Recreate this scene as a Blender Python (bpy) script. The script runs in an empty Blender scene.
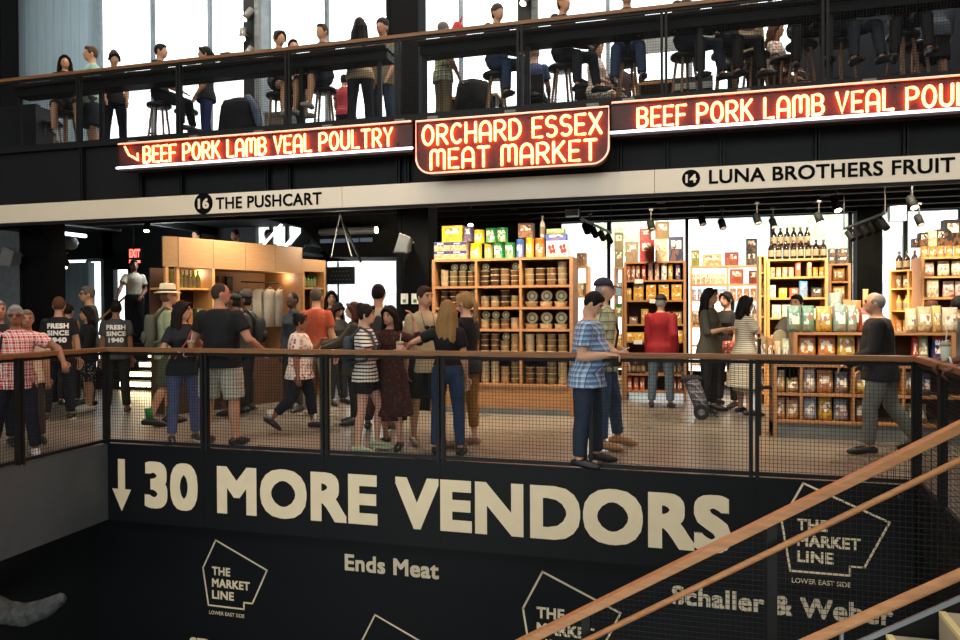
import bpy, math, random
from mathutils import Vector as V, Matrix as M, Quaternion
random.seed(7)
S = bpy.context.scene
COL = S.collection
PI = math.pi
R = math.radians

# ------------------------------------------------------------------ camera
F, YAW, PITCH, ROLL, EYE = 750.0, 0.2767, -8/750, 0.0042, 1.48
fw = V((-math.sin(YAW)*math.cos(PITCH), math.cos(YAW)*math.cos(PITCH), math.sin(PITCH)))
_r = V((math.cos(YAW), math.sin(YAW), 0)); _u = _r.cross(fw)
rt = _r*math.cos(ROLL) - _u*math.sin(ROLL)
up = _u*math.cos(ROLL) + _r*math.sin(ROLL)
EY = V((0, 0, EYE))
cam = bpy.data.cameras.new('camera'); co = bpy.data.objects.new('camera', cam); COL.objects.link(co)
cam.sensor_width = 36; cam.lens = 36*F/960; cam.clip_start = .05; cam.clip_end = 400
mw = M((rt, up, -fw)).transposed().to_4x4(); mw.translation = EY
co.matrix_world = mw
S.camera = co
def ray(px, py): return fw + (px-480)/F*rt + (320-py)/F*up
def at(px, py, y):                     # point of the vertical plane y that is seen at a pixel
    d = ray(px, py); return EY + d*(y/d.y)
def ground(px, py, z=0.0):
    d = ray(px, py); return EY + d*((z-EYE)/d.z)
def X(px, y, py=330): return at(px, py, y).x
def Z(py, y, px=480): return at(px, py, y).z

# ------------------------------------------------------------------ colour and materials
def lin(c): return c/12.92 if c <= .04045 else ((c+.055)/1.055)**2.4
def rgb(h):
    h = h.lstrip('#'); return tuple(lin(int(h[i:i+2], 16)/255) for i in (0, 2, 4))
def c4(c): return (*(rgb(c) if isinstance(c, str) else c), 1)
MATS = {}
class NT:
    def __init__(s, m): s.t = m.node_tree; s.n = s.t.nodes
    def new(s, typ, **kw):
        n = s.n.new(typ)
        for k, v in kw.items(): setattr(n, k, v)
        return n
    def link(s, a, b): s.t.links.new(a, b)
    def math(s, op, a, b=None, c=None):
        n = s.new('ShaderNodeMath', operation=op)
        for i, v in enumerate((a, b, c)):
            if v is None: continue
            if hasattr(v, 'is_linked'): s.link(v, n.inputs[i])
            else: n.inputs[i].default_value = v
        return n.outputs[0]
    def mix(s, f, a, b, blend='MIX'):
        n = s.new('ShaderNodeMix', data_type='RGBA', blend_type=blend)
        for i, v in ((0, f), (6, a), (7, b)):
            if hasattr(v, 'is_linked'): s.link(v, n.inputs[i])
            elif i == 0: n.inputs[0].default_value = v
            else: n.inputs[i].default_value = c4(v)
        return n.outputs[2]
    def noise(s, vec, scale, detail=3):
        n = s.new('ShaderNodeTexNoise'); n.inputs['Scale'].default_value = scale; n.inputs['Detail'].default_value = detail
        if vec is not None: s.link(vec, n.inputs['Vector'])
        return n
    def ramp(s, f, stops):
        n = s.new('ShaderNodeValToRGB'); e = n.color_ramp.elements
        while len(e) < len(stops): e.new(.5)
        for k, (p, c) in zip(e, stops): k.position = p; k.color = c4(c)
        s.link(f, n.inputs[0]); return n.outputs[0]
    def bump(s, h, strength, dist=.01):
        n = s.new('ShaderNodeBump'); n.inputs['Strength'].default_value = strength; n.inputs['Distance'].default_value = dist
        s.link(h, n.inputs['Height']); s.link(n.outputs[0], s.b.inputs['Normal'])
def base(name, color=(.5, .5, .5), rough=.6, metal=0, spec=.5, emit=None, es=0):
    m = bpy.data.materials.new(name); m.use_nodes = True; t = NT(m)
    t.b = t.n['Principled BSDF']
    t.b.inputs['Base Color'].default_value = c4(color); t.b.inputs['Roughness'].default_value = rough
    t.b.inputs['Metallic'].default_value = metal; t.b.inputs['Specular IOR Level'].default_value = spec
    if emit is not None:
        t.b.inputs['Emission Color'].default_value = c4(emit); t.b.inputs['Emission Strength'].default_value = es
    MATS[name] = m
    return m, t
def coord(t, kind='Object'): return t.new('ShaderNodeTexCoord').outputs[kind]
def xyz(t, vec):
    n = t.new('ShaderNodeSeparateXYZ'); t.link(vec, n.inputs[0]); return n.outputs
def plain(name, color, rough=.6, metal=0, spec=.5, var=.15, scale=6, bump=0):
    m, t = base(name, color, rough, metal, spec)
    c = c4(color)[:3]
    nz = t.noise(coord(t), scale)
    t.link(t.ramp(nz.outputs[0], [(.3, tuple(v*(1-var) for v in c)), (.7, tuple(min(1, v*(1+var)) for v in c))]), t.b.inputs['Base Color'])
    if bump: t.bump(t.noise(coord(t), scale*8).outputs[0], bump)
    return m
def objcol(t):
    return t.new('ShaderNodeObjectInfo').outputs
def wood(name, a, b, rough=.45, axis=0, scale=3):
    m, t = base(name, a, rough)
    mp = t.new('ShaderNodeMapping'); t.link(coord(t), mp.inputs[0])
    s = [14, 14, 14]; s[axis] = 1.2; mp.inputs['Scale'].default_value = s
    nz = t.noise(mp.outputs[0], scale, 5)
    t.link(t.ramp(nz.outputs[0], [(.25, a), (.75, b)]), t.b.inputs['Base Color'])
    t.bump(nz.outputs[0], .08)
    return m
black = plain('black_steel', '#111314', .55, 0, .25)
blackwall = plain('black_paint', '#131617', .6, 0, .3, .08)
blackvinyl = plain('black_vinyl', '#0c0f11', .55, 0, .18, .06)
greywing = plain('lit_panel_grey', '#46484a', .5, 0, .4, .06)  # left wing panel: its lit sheen put into a lighter grey
colblack = plain('column_black', '#0b0c0d', .7, 0, .06, .05)
railwood = wood('rail_wood', '#6b4628', '#8d6139')
stairwood = wood('stair_rail_wood', '#9a6a42', '#bb8655')
shelfwood = wood('shelf_wood', '#93683f', '#ad7d52', .5)
palewood = wood('pale_shelf_wood', '#c58a4a', '#dca566', .5)
kioskwood = wood('kiosk_plywood', '#a97f55', '#b98e62', .5)
stoolwood = wood('stool_wood', '#7e5a3c', '#a17a55', .5, 2)
brownback = plain('brown_board', '#4a2f1c', .7)
cream = plain('cream_gloss_panel', '#efe2c8', .16, 0, .5, .02, 1)
lettering_cream = plain('cream_vinyl', '#dfcfac', .6, 0, .3, .03)
lettering_dark = plain('black_letter_paint', '#070707', .7, 0, .1)
lettering_white = plain('white_print', '#f0ece2', .6)
whitepaint = plain('white_paint', '#dcdcd8', .5)
lampwhite = plain('lamp_grey_plastic', '#626260', .5)
ceilmat = plain('ceiling_black', '#151617', .8, 0, .2)
ductmat = plain('duct_grey', '#6e7271', .5, .3)
greyframe = plain('window_frame_grey', '#6f7b82', .5)
dimbrick = plain('far_grey', '#8d9294', .8)
palefacade = plain('pale_facade', '#f4f4f0', .9, var=.02)
palepane = plain('pale_far_window', '#bcc4c8', .6)
def floor_mat():
    m, t = base('polished_concrete', '#77706a', .22)
    o = coord(t)
    n1, n2 = t.noise(o, .8, 6), t.noise(o, 14, 4)
    f = t.mix(.3, n1.outputs[0], n2.outputs[0])
    t.link(t.ramp(f, [(.3, '#6a6157'), (.7, '#8d8272')]), t.b.inputs['Base Color'])
    t.link(t.math('MULTIPLY_ADD', n1.outputs[0], .2, .2), t.b.inputs['Roughness'])
    return m
concrete_floor = floor_mat()
def plank_concrete():
    m, t = base('board_marked_concrete', '#7d8f95', .8)
    o = coord(t); x = xyz(t, o)
    mp = t.new('ShaderNodeMapping'); t.link(o, mp.inputs[0]); mp.inputs['Scale'].default_value = (9, 9, .6)
    nz = t.noise(mp.outputs[0], 2, 6)
    seam = t.math('LESS_THAN', t.math('FRACT', t.math('MULTIPLY', x[0], 4.2)), .05)
    c = t.ramp(nz.outputs[0], [(.2, '#7c8e95'), (.8, '#8d9ea3')])
    t.link(t.mix(t.math('MULTIPLY', seam, .6), c, '#44535a'), t.b.inputs['Base Color'])
    t.bump(nz.outputs[0], .3)
    return m
board_concrete = plank_concrete()
def glass_mat():
    m = bpy.data.materials.new('window_glass'); m.use_nodes = True; t = NT(m)
    t.n.clear(); out = t.new('ShaderNodeOutputMaterial')
    tr = t.new('ShaderNodeBsdfTransparent'); gl = t.new('ShaderNodeBsdfGlossy'); gl.inputs['Roughness'].default_value = .02
    tr.inputs[0].default_value = (.97, .98, .97, 1)
    fr = t.new('ShaderNodeFresnel'); fr.inputs[0].default_value = 1.3
    mx = t.new('ShaderNodeMixShader'); t.link(fr.outputs[0], mx.inputs[0]); t.link(tr.outputs[0], mx.inputs[1]); t.link(gl.outputs[0], mx.inputs[2])
    t.link(mx.outputs[0], out.inputs[0]); return m
glass = glass_mat()
def emis(name, col, s, basec='#ffffff'):
    return base(name, basec, .4, emit=col, es=s)[0]
led = emis('led_strip', (1, .78, .42), 9)
lampglow = emis('lamp_glow', (1, .8, .5), 14)
coolglow = emis('tube_lamp', (.85, .93, 1), 3)
neon_red = emis('neon_tube', (1, .07, .01), 21)
neon_border = emis('neon_border_tube', (1, .17, .04), 1.3)
neon_white = emis('argon_tube', (.75, .82, 1), 2.6)
exitred = emis('exit_letters', (1, .06, .02), 2.5)
def rust():
    m, t = base('sign_enamel', '#3a1712', .5)
    o = coord(t); n = t.noise(o, 7, 6); n2 = t.noise(o, 40, 3)
    c = t.ramp(n.outputs[0], [(.35, '#2c120e'), (.55, '#3c1711'), (.75, '#201512')])
    t.link(t.mix(t.math('MULTIPLY', t.math('GREATER_THAN', n2.outputs[0], .66), .5), c, '#6b5a50'), t.b.inputs['Base Color'])
    t.bump(n.outputs[0], .3); return m
signred = rust()
signframe = plain('sign_frame_metal', '#3b2a22', .4, .4)
# object-colour driven materials
def oc(name, rough=.8, spec=.3, var=.25, scale=9, bump=.25, bscale=22, metal=0):
    m, t = base(name, (.5,)*3, rough, metal, spec)
    oi = objcol(t); n = t.noise(coord(t), scale)
    k = t.math('MULTIPLY_ADD', n.outputs[0], 2*var, 1-var)
    v = t.new('ShaderNodeVectorMath', operation='SCALE'); t.link(oi['Color'], v.inputs[0]); t.link(k, v.inputs['Scale'])
    t.link(v.outputs[0], t.b.inputs['Base Color'])
    if bump:
        t.bump(t.noise(coord(t), bscale, 2).outputs[0], bump, .02)
    return m
cloth = oc('cloth'); skin = oc('skin', .55, .4, .06, 14, 0); hairm = oc('hair', .65, .15, .3, 60, .4, 90)
leather = oc('smooth_goods', .4, .5, .1, 8, 0); denim = oc('denim', .85, .2, .35, 12, .3, 18)
eyewhite = plain('eye_dark', '#1a1412', .3)
lipm = plain('lip', '#8d4b43', .6)
def stripes(t, v, per, duty, off=0):
    return t.math('LESS_THAN', t.math('FRACT', t.math('ADD', t.math('MULTIPLY', v, 1/per), 20+off)), duty)
def plaid(name, a, b, c, per=.085, duty=.45):
    m, t = base(name, a, .85, spec=.2); x = xyz(t, coord(t))
    d = t.math('ADD', x[0], t.math('MULTIPLY', x[1], .8))
    s1, s2 = stripes(t, d, per, duty), stripes(t, x[2], per, duty)
    s3, s4 = stripes(t, d, per, .12, .6), stripes(t, x[2], per, .12, .6)
    k = t.math('MULTIPLY', t.math('ADD', s1, s2), .5)
    col = t.mix(k, a, b)
    col = t.mix(t.math('MULTIPLY', t.math('MAXIMUM', s3, s4), .8), col, c)
    t.link(col, t.b.inputs['Base Color']); t.bump(t.noise(coord(t), 20, 2).outputs[0], .25, .02)
    return m
plaid_red = plaid('red_plaid_cloth', '#e8d6cc', '#bf2226', '#f0e6dd', .062, .68)
plaid_blue = plaid('blue_plaid_cloth', '#b4c4d4', '#4f749b', '#2f4a6c', .052)
plaid_green = plaid('pale_green_plaid_cloth', '#c7cba0', '#9aa184', '#3c4638', .09)
plaid_grey = plaid('pale_check_cloth', '#bdb8a6', '#a29d8c', '#7d7a6c', .05)
plaid_bag = plaid('charcoal_tartan', '#55525a', '#2f2d35', '#86828a', .1)
def striped(name, a, b, per, duty, ax=2):
    m, t = base(name, a, .85, spec=.2); x = xyz(t, coord(t))
    w = t.noise(coord(t), 6, 1).outputs[0]
    v = t.math('ADD', x[ax], t.math('MULTIPLY', w, .02))
    t.link(t.mix(stripes(t, v, per, duty), a, b), t.b.inputs['Base Color']); return m
stripe_bw = striped('breton_stripe', '#e4dccb', '#26262a', .042, .38)
stripe_fine = striped('fine_stripe', '#cfc8b4', '#87806f', .03, .4)
def floral(name, a, b, c, sc):
    m, t = base(name, a, .85, spec=.2); o = coord(t)
    vo = t.new('ShaderNodeTexVoronoi'); vo.inputs['Scale'].default_value = sc; t.link(o, vo.inputs['Vector'])
    k = t.math('LESS_THAN', vo.outputs['Distance'], .36)
    hue = t.mix(t.math('GREATER_THAN', xyz(t, vo.outputs['Color'])[0], .5), b, c)
    t.link(t.mix(k, a, hue), t.b.inputs['Base Color']); return m
floral_white = floral('white_floral_cloth', '#e6d9cb', '#c24a44', '#b9b0a6', 16)
floral_brown = floral('brown_floral_cloth', '#38211b', '#5e3326', '#4a2b22', 22)
spotted = floral('dark_spotted_cloth', '#1d1d1f', '#8d8a82', '#6b685f', 26)
lace = floral('black_white_patterned_cloth', '#d9d2c2', '#2b2a2a', '#4a4846', 30)
# printed packages: object colour, a pale label field, coloured marks
def pack(name, rough, kind):
    m, t = base(name, (.5,)*3, rough, spec=.5); oi = objcol(t)
    g = coord(t, 'Generated'); x = xyz(t, g)
    n = t.new('ShaderNodeTexVoronoi'); n.inputs['Scale'].default_value = 5
    ad = t.new('ShaderNodeVectorMath', operation='ADD'); t.link(g, ad.inputs[0])
    cb = t.new('ShaderNodeCombineXYZ'); t.link(oi['Random'], cb.inputs[0]); t.link(t.math('MULTIPLY', oi['Random'], 7), cb.inputs[1]); t.link(cb.outputs[0], ad.inputs[1])
    t.link(ad.outputs[0], n.inputs['Vector'])
    lo, hi = {'bag': (.3, .72), 'box': (.5, .85), 'can': (.25, .7)}[kind]
    band = t.math('MULTIPLY', t.math('GREATER_THAN', x[2], lo), t.math('LESS_THAN', x[2], hi))
    side = t.math('MULTIPLY', t.math('GREATER_THAN', x[0], .16), t.math('LESS_THAN', x[0], .84))
    lab = t.math('MULTIPLY', band, side)
    vr = xyz(t, n.outputs['Color'])
    lab = t.math('MULTIPLY', lab, t.math('GREATER_THAN', vr[0], .22))
    c = t.mix(t.math('MULTIPLY', lab, .85), oi['Color'], '#f2ead8')
    art = t.math('MULTIPLY', t.math('LESS_THAN', x[2], lo), t.math('GREATER_THAN', vr[1], .55))
    c = t.mix(t.math('MULTIPLY', art, .55), c, '#8a5a2a')
    mk = t.math('MULTIPLY', lab, t.math('GREATER_THAN', vr[2], .7))
    c = t.mix(t.math('MULTIPLY', mk, .8), c, '#7a241c')
    t.link(c, t.b.inputs['Base Color'])
    if kind == 'bag': t.bump(t.noise(g, 5, 3).outputs[0], .5, .03)
    return m
bagm, boxm, canm = pack('foil_bag', .3, 'bag'), pack('printed_carton', .55, 'box'), pack('printed_tin', .35, 'can')
tubm = oc('clear_tub_contents', .25, .5, .6, 60, .2, 60)
lidm = plain('pale_lid', '#a09575', .3)
def roundlabel():
    m, t = base('round_jar_label', '#d9cfa9', .5); g = coord(t, 'Generated'); x = xyz(t, g)
    d = t.math('SQRT', t.math('ADD', t.math('POWER', t.math('SUBTRACT', x[0], .5), 2), t.math('POWER', t.math('SUBTRACT', x[2], .5), 2)))
    t.link(t.ramp(t.math('MULTIPLY', d, 2), [(.0, '#e6decb'), (.36, '#ded4b8'), (.42, '#6d7838'), (.6, '#7d8a44'), (.66, '#d6caa2'), (.95, '#a89c74')]), t.b.inputs['Base Color'])
    return m
jarlabel = roundlabel()
bottleglass = oc('bottle_glass', .12, .6, .05, 5, 0)
paperlabel = plain('paper_label', '#85755a', .7)

# ------------------------------------------------------------------ mesh builder
class MB:
    def __init__(s): s.v = []; s.f = []; s.m = []; s.mi = 0
    def add(s, vs, fs):
        b = len(s.v); s.v.extend(V(p) for p in vs)
        for f in fs: s.f.append([b+i for i in f]); s.m.append(s.mi)
        return s
    def box(s, a, b, rot=None, org=None):
        (x0, y0, z0), (x1, y1, z1) = a, b
        ps = [V((x, y, z)) for z in (z0, z1) for y in (y0, y1) for x in (x0, x1)]
        if rot is not None:
            o = V(org if org is not None else (0, 0, 0)); ps = [rot @ (p-o) + o for p in ps]
        return s.add(ps, [(0, 2, 3, 1), (4, 5, 7, 6), (0, 1, 5, 4), (2, 6, 7, 3), (0, 4, 6, 2), (1, 3, 7, 5)])
    def bar(s, p, q, w, h, upv=(0, 0, 1)):       # rectangular bar from p to q
        p, q = V(p), V(q); d = (q-p).normalized(); x = d.cross(V(upv))
        if x.length < 1e-6: x = d.cross(V((1, 0, 0)))
        x.normalize(); y = x.cross(d)
        ps = [c + x*a*w/2 + y*b*h/2 for c in (p, q) for a, b in ((-1, -1), (1, -1), (1, 1), (-1, 1))]
        return s.add(ps, [(3, 2, 1, 0), (4, 5, 6, 7), (0, 1, 5, 4), (1, 2, 6, 5), (2, 3, 7, 6), (3, 0, 4, 7)])
    def rings(s, rings, n, caps=True):
        b = len(s.v)
        for r in rings: s.v.extend(V(p) for p in r)
        k = len(rings)
        for i in range(k-1):
            for j in range(n):
                a, c = b+i*n+j, b+i*n+(j+1) % n
                s.f.append([a, c, c+n, a+n]); s.m.append(s.mi)
        if caps:
            s.f.append([b+j for j in range(n)][::-1]); s.m.append(s.mi)
            s.f.append([b+(k-1)*n+j for j in range(n)]); s.m.append(s.mi)
        return s
    def tube(s, pts, rad, n=8, round_ends=False, closed=False):
        pts = [V(p) for p in pts]
        if not hasattr(rad, '__len__'): pts = [p for i, p in enumerate(pts) if i == 0 or (p-pts[i-1]).length > 1e-5]
        rad = list(rad) if hasattr(rad, '__len__') else [rad]*len(pts)
        if round_ends:
            d0 = (pts[0]-pts[1]).normalized(); d1 = (pts[-1]-pts[-2]).normalized()
            e0 = [(pts[0]+d0*rad[0]*k, rad[0]*math.sqrt(max(0, 1-k*k))+1e-4) for k in (.97, .7, .35)]
            e1 = [(pts[-1]+d1*rad[-1]*k, rad[-1]*math.sqrt(max(0, 1-k*k))+1e-4) for k in (.35, .7, .97)]
            pts = [e[0] for e in e0]+pts+[e[0] for e in e1]; rad = [e[1] for e in e0]+rad+[e[1] for e in e1]
        out = []; x = None; k = len(pts)
        for i, p in enumerate(pts):
            if closed: d = pts[(i+1) % k]-pts[i-1]
            else: d = pts[min(i+1, k-1)]-pts[max(i-1, 0)]
            d.normalize()
            if x is None:
                x = d.orthogonal()
                for ax in ((0, 0, 1), (0, 1, 0)):
                    q = d.cross(V(ax))
                    if q.length > .1: x = q; break
            x = (x-d*x.dot(d)).normalized(); y = d.cross(x)
            out.append([p+(x*math.cos(2*PI*j/n)+y*math.sin(2*PI*j/n))*rad[i] for j in range(n)])
        if closed: out.append(out[0]); return s.rings(out, n, False)
        return s.rings(out, n)
    def lathe(s, prof, n=16, o=(0, 0, 0), axis='z'):
        o = V(o)
        def P(r, z, a):
            c, q = r*math.cos(a), r*math.sin(a)
            return o+(V((c, q, z)) if axis == 'z' else V((c, -z, q)))
        return s.rings([[P(max(r, 1e-4), z, 2*PI*j/n) for j in range(n)] for r, z in prof], n)
    def ell(s, c, r, n=14, k=9, rot=None):
        c = V(c); rot = rot or M.Identity(3)
        out = []
        for i in range(k+1):
            t = -PI/2+PI*i/k; cz, sz = max(math.cos(t), .01), math.sin(t)
            out.append([c+rot @ V((r[0]*cz*math.cos(2*PI*j/n), r[1]*cz*math.sin(2*PI*j/n), r[2]*sz)) for j in range(n)])
        return s.rings(out, n)
    def prism(s, poly, y0, y1):                   # polygon in x,z extruded along y
        n = len(poly)
        return s.rings([[V((x, y0, z)) for x, z in poly], [V((x, y1, z)) for x, z in poly]], n)
    def mesh(s, name, mats=(), smooth=False):
        me = bpy.data.meshes.new(name); me.from_pydata([tuple(p) for p in s.v], [], s.f)
        for m in (mats if isinstance(mats, (list, tuple)) else [mats]): me.materials.append(m)
        me.polygons.foreach_set('material_index', s.m)
        if smooth: me.polygons.foreach_set('use_smooth', [True]*len(me.polygons))
        me.update(); return me
def link(name, me, parent=None, color=None, loc=None):
    o = bpy.data.objects.new(name, me); COL.objects.link(o)
    if parent is not None: o.parent = parent
    if color is not None: o.color = c4(color)
    if loc is not None: o.location = loc
    return o
def obj(name, mb, mats, parent=None, smooth=False, color=None, loc=None, bevel=0):
    o = link(name, mb.mesh(name, mats, smooth), parent, color, loc)
    if bevel:
        b = o.modifiers.new('bevel', 'BEVEL'); b.width = bevel; b.segments = 2; b.limit_method = 'ANGLE'
    return o
def tag(o, label, cat, group=None):
    o['label'] = label; o['category'] = cat
    if group: o['group'] = group
    return o
def thing(name, label, cat, loc=(0, 0, 0), rz=0, group=None):
    o = bpy.data.objects.new(name, None); COL.objects.link(o); o.location = loc; o.rotation_euler = (0, 0, rz)
    o.empty_display_size = .1
    return tag(o, label, cat, group)
def struct(name, mb, mats, parent=None, **kw):
    o = obj(name, mb, mats, parent, **kw); o['kind'] = 'structure'; return o
def copy_tree(o, parent=None):
    c = o.copy(); COL.objects.link(c)
    if parent is not None: c.parent = parent
    for ch in list(o.children): copy_tree(ch, c)
    return c
def raw_text(body, bold):
    c = bpy.data.curves.new('t', 'FONT'); c.body = body; c.size = 1; c.space_character = 1+bold*1.6; c.resolution_u = 4
    o = bpy.data.objects.new('t', c); COL.objects.link(o)
    dg = bpy.context.evaluated_depsgraph_get(); me = bpy.data.meshes.new_from_object(o.evaluated_get(dg))
    vs = [v.co.copy() for v in me.vertices]; fs = [list(p.vertices) for p in me.polygons]
    bpy.data.objects.remove(o); bpy.data.curves.remove(c); bpy.data.meshes.remove(me)
    return vs, fs
def text_words(body, height=1, bold=0, width=None, depth=.004, align='LEFT'):
    """one mesh builder for each word; x right, z up, facing -y; cap height = height; bold = stroke growth as a share of the size"""
    cap = .69; k = height/cap; ws = body.split(' '); parts = []; pre = ''
    for w_ in ws:
        vs, fs = raw_text(w_, bold)
        if pre:
            full = raw_text(pre+w_, bold)[0]; dx = max(v.x for v in full)-max(v.x for v in vs)
            for v in vs: v.x += dx
        parts.append((vs, fs)); pre += w_+' '
    x0 = min(v.x for vs, _ in parts for v in vs)-bold; x1 = max(v.x for vs, _ in parts for v in vs)+bold
    sx = width/(x1-x0) if width else k; sh = 1/(1+2*bold/cap)
    off = {'LEFT': 0, 'CENTER': -(x1-x0)*sx/2, 'RIGHT': -(x1-x0)*sx}[align]
    cop = [(0, 0)]
    if bold:
        q_ = (-1, -.5, 0, .5, 1); cop += [(bold*a, bold*b) for a in q_ for b in q_ if max(abs(a), abs(b)) == 1]+[(bold*.5*a, bold*.5*b) for a in (-1, 1) for b in (-1, 1)]
    out = []
    for vs, fs in parts:
        mb = MB()
        for i, (dx, dy) in enumerate(cop):
            mb.add([((v.x+dx-x0)*sx+off, -depth-i*.00004, (v.y+dy+bold)*k*sh) for v in vs], fs)
        out.append(mb)
    return out
def text_mesh(body, mat, height=1, bold=0, width=None, depth=.004, align='LEFT'):
    mb = MB()
    for w_ in text_words(body, height, bold, width, depth, align): mb.add(w_.v, w_.f)
    return mb
def letters(parent, body, mat, loc, height=1, bold=0, width=None, depth=.004, align='LEFT', name='lettering'):
    for w_ in text_words(body, height, bold, width, depth, align): obj(name, w_, mat, parent, loc=loc)
# ------------------------------------------------------------------ people
def remesh(mb, mat, name, vox, smooth=2, extra=None):
    """one continuous surface over everything in mb"""
    me = mb.mesh(name, mat); o = bpy.data.objects.new('t', me); COL.objects.link(o)
    r = o.modifiers.new('r', 'REMESH'); r.mode = 'VOXEL'; r.voxel_size = vox; r.use_smooth_shade = True
    if smooth:
        q = o.modifiers.new('s', 'SMOOTH'); q.factor = .5; q.iterations = smooth
    dg = bpy.context.evaluated_depsgraph_get(); out = bpy.data.meshes.new_from_object(o.evaluated_get(dg))
    bpy.data.objects.remove(o); bpy.data.meshes.remove(me)
    out.name = name
    if extra is not None and extra.v:            # fingers rooted in the palm
        import numpy as np
        nv = len(out.vertices)
        vs = [v.co[:] for v in out.vertices]+[p[:] for p in extra.v]
        fs = [list(p.vertices) for p in out.polygons]+[[nv+i for i in f] for f in extra.f]
        bpy.data.meshes.remove(out); out = bpy.data.meshes.new(name); out.from_pydata(vs, [], fs)
    if not out.materials: out.materials.append(mat)
    out.polygons.foreach_set('use_smooth', [True]*len(out.polygons))
    return out
def adir(f, o, side):
    f, o = R(f), R(o)
    return V((side*math.sin(o), -math.sin(f)*math.cos(o), -math.cos(f)*math.cos(o)))
STAND = dict(L=(4, 7, 12, 3), R=(4, 7, 12, 3), lL=(2, 4, -2, 3), lR=(2, 4, -2, 3))
def person(label, pos, face, h=1.7, pose=None, skinc='#b98a6b', hair=('short', '#2a1d15'), top=('tee', cloth, '#222222'),
           bottom=('long', denim, '#2a3444'), shoe='#1b1b1c', sole=None, w=1.0, belly=0, sex='m', lean=0, side=0, twist=0, head=(0, 0), vox=.014,
           seat=None, group=None, face_on=True, glasses=False, sock=None, detail=True):
    P = dict(STAND); P.update(pose or {})
    fem = sex == 'f'; s = h/1.75
    sw = (.88 if fem else 1.0)*w; hw = (1.06 if fem else 1.0)*w
    # ---- skeleton
    hipz = .92
    th, shn = .42, .41
    J = {}
    for sd, k in ((1, 'L'), (-1, 'R')):
        f1, o1, f2, o2 = P['l'+k]
        hip = V((sd*.088*hw, 0, hipz)); kn = hip+adir(f1, o1, sd)*th; an = kn+adir(f2, o2, sd)*shn
        J['hip'+k], J['kn'+k], J['an'+k] = hip, kn, an
    dz = .09-min(J['anL'].z, J['anR'].z)
    if seat is not None: dz = seat/s+.10-hipz+.02
    for k in J: J[k] = J[k]+V((0, 0, dz))
    piv = V((0, 0, hipz+dz))
    Rl = M.Rotation(R(lean), 3, 'X') @ M.Rotation(R(side), 3, 'Y')
    def U(p, rotz=True):
        p = V(p)+V((0, 0, dz)); t = min(1, max(0, (p.z-piv.z+.04)/.28))
        q = M.Rotation(R(lean)*t, 3, 'X') @ M.Rotation(R(side)*t, 3, 'Y') @ M.Rotation(R(twist)*t, 3, 'Z')
        return piv+q @ (p-piv)
    def ring(z, rx, ry, yo=0, n=16):
        return [U((rx*math.cos(2*PI*j/n), yo+ry*math.sin(2*PI*j/n), z)) for j in range(n)]
    wst = (.86 if fem else 1.0)
    TOR = [(.83, .10*hw, .085, 0), (.88, .15*hw, .112, 0), (.95, .168*hw, .122, .006), (1.02, .155*hw*(.96 if fem else 1), .112+belly*.6, -belly*.5),
           (1.10, .145*w*wst, .104+belly, -belly*.8), (1.2, .15*w*wst, .108+belly*.7, -belly*.5), (1.29, .165*sw, .118+(.012 if fem else 0), -(.012 if fem else 0)),
           (1.36, .17*sw, .112, 0), (1.42, .135*sw, .094, .004), (1.46, .085*sw, .076, .008), (1.485, .062, .06, .004)]
    TOR = [(z, a, b*(.5+.5*w), yo) for z, a, b, yo in TOR]
    Hc = U((0, -.02, 1.635))
    hy, hp = head
    HR = M.Rotation(R(lean)*.35, 3, 'X') @ M.Rotation(R(twist+hy), 3, 'Z') @ M.Rotation(R(hp), 3, 'X')
    nb = U((0, .005, 1.45)); hb = Hc+HR @ V((0, .018, -.085))
    def HP(x, y, z): return Hc+HR @ V((x, y, z))
    body = MB(); fing = MB()
    body.rings([ring(z, rx, ry, yo) for z, rx, ry, yo in TOR], 16)
    body.tube([nb, hb, hb+(Hc-hb)*.3], [.058*(.9 if fem else 1.05), .052*(.9 if fem else 1.05), .05], 12)
    body.ell(Hc, (.076, .093, .112), rot=HR, n=16, k=11)
    body.ell(HP(0, -.034, -.055), (.054, .062, .06), rot=HR)
    body.tube([HP(0, -.088, .02), HP(0, -.106, -.022)], [.008, .015], 8, True)
    for e in (-1, 1): body.ell(HP(e*.077, .008, -.008), (.012, .02, .032), rot=HR, n=10, k=6)
    arms = {}
    for sd, k in ((1, 'L'), (-1, 'R')):
        f1, o1, f2, o2 = P[k]
        sh = U((sd*.162*sw, 0, 1.392)); Tw = M.Rotation(R(lean)*.0, 3, 'X') @ M.Rotation(R(twist), 3, 'Z')
        el = sh+Tw @ adir(f1, o1, sd)*.285; d2 = Tw @ adir(f2, o2, sd); wr = el+d2*.25
        g = .9 if fem else 1.0; g *= .55+.45*w
        body.ell(sh, (.058*g, .056*g, .058*g))
        body.tube([sh, sh.lerp(el, .4), el], [.054*g, .05*g, .041*g], 10, True)
        body.tube([el, el.lerp(wr, .3), wr], [.042*g, .044*g, .028*g], 10, True)
        x = d2.cross(V((0, 0, 1))); x = x.normalized() if x.length > .2 else (Tw @ V((0, 1, 0)))
        pal = d2.cross(x).normalized()           # palm normal
        pc = wr+d2*.05
        m3 = M((x, pal, d2)).transposed()
        body.ell(pc, (.041*g, .016, .055), rot=m3, n=12, k=8)
        curl = P.get('curl', .5)
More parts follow.
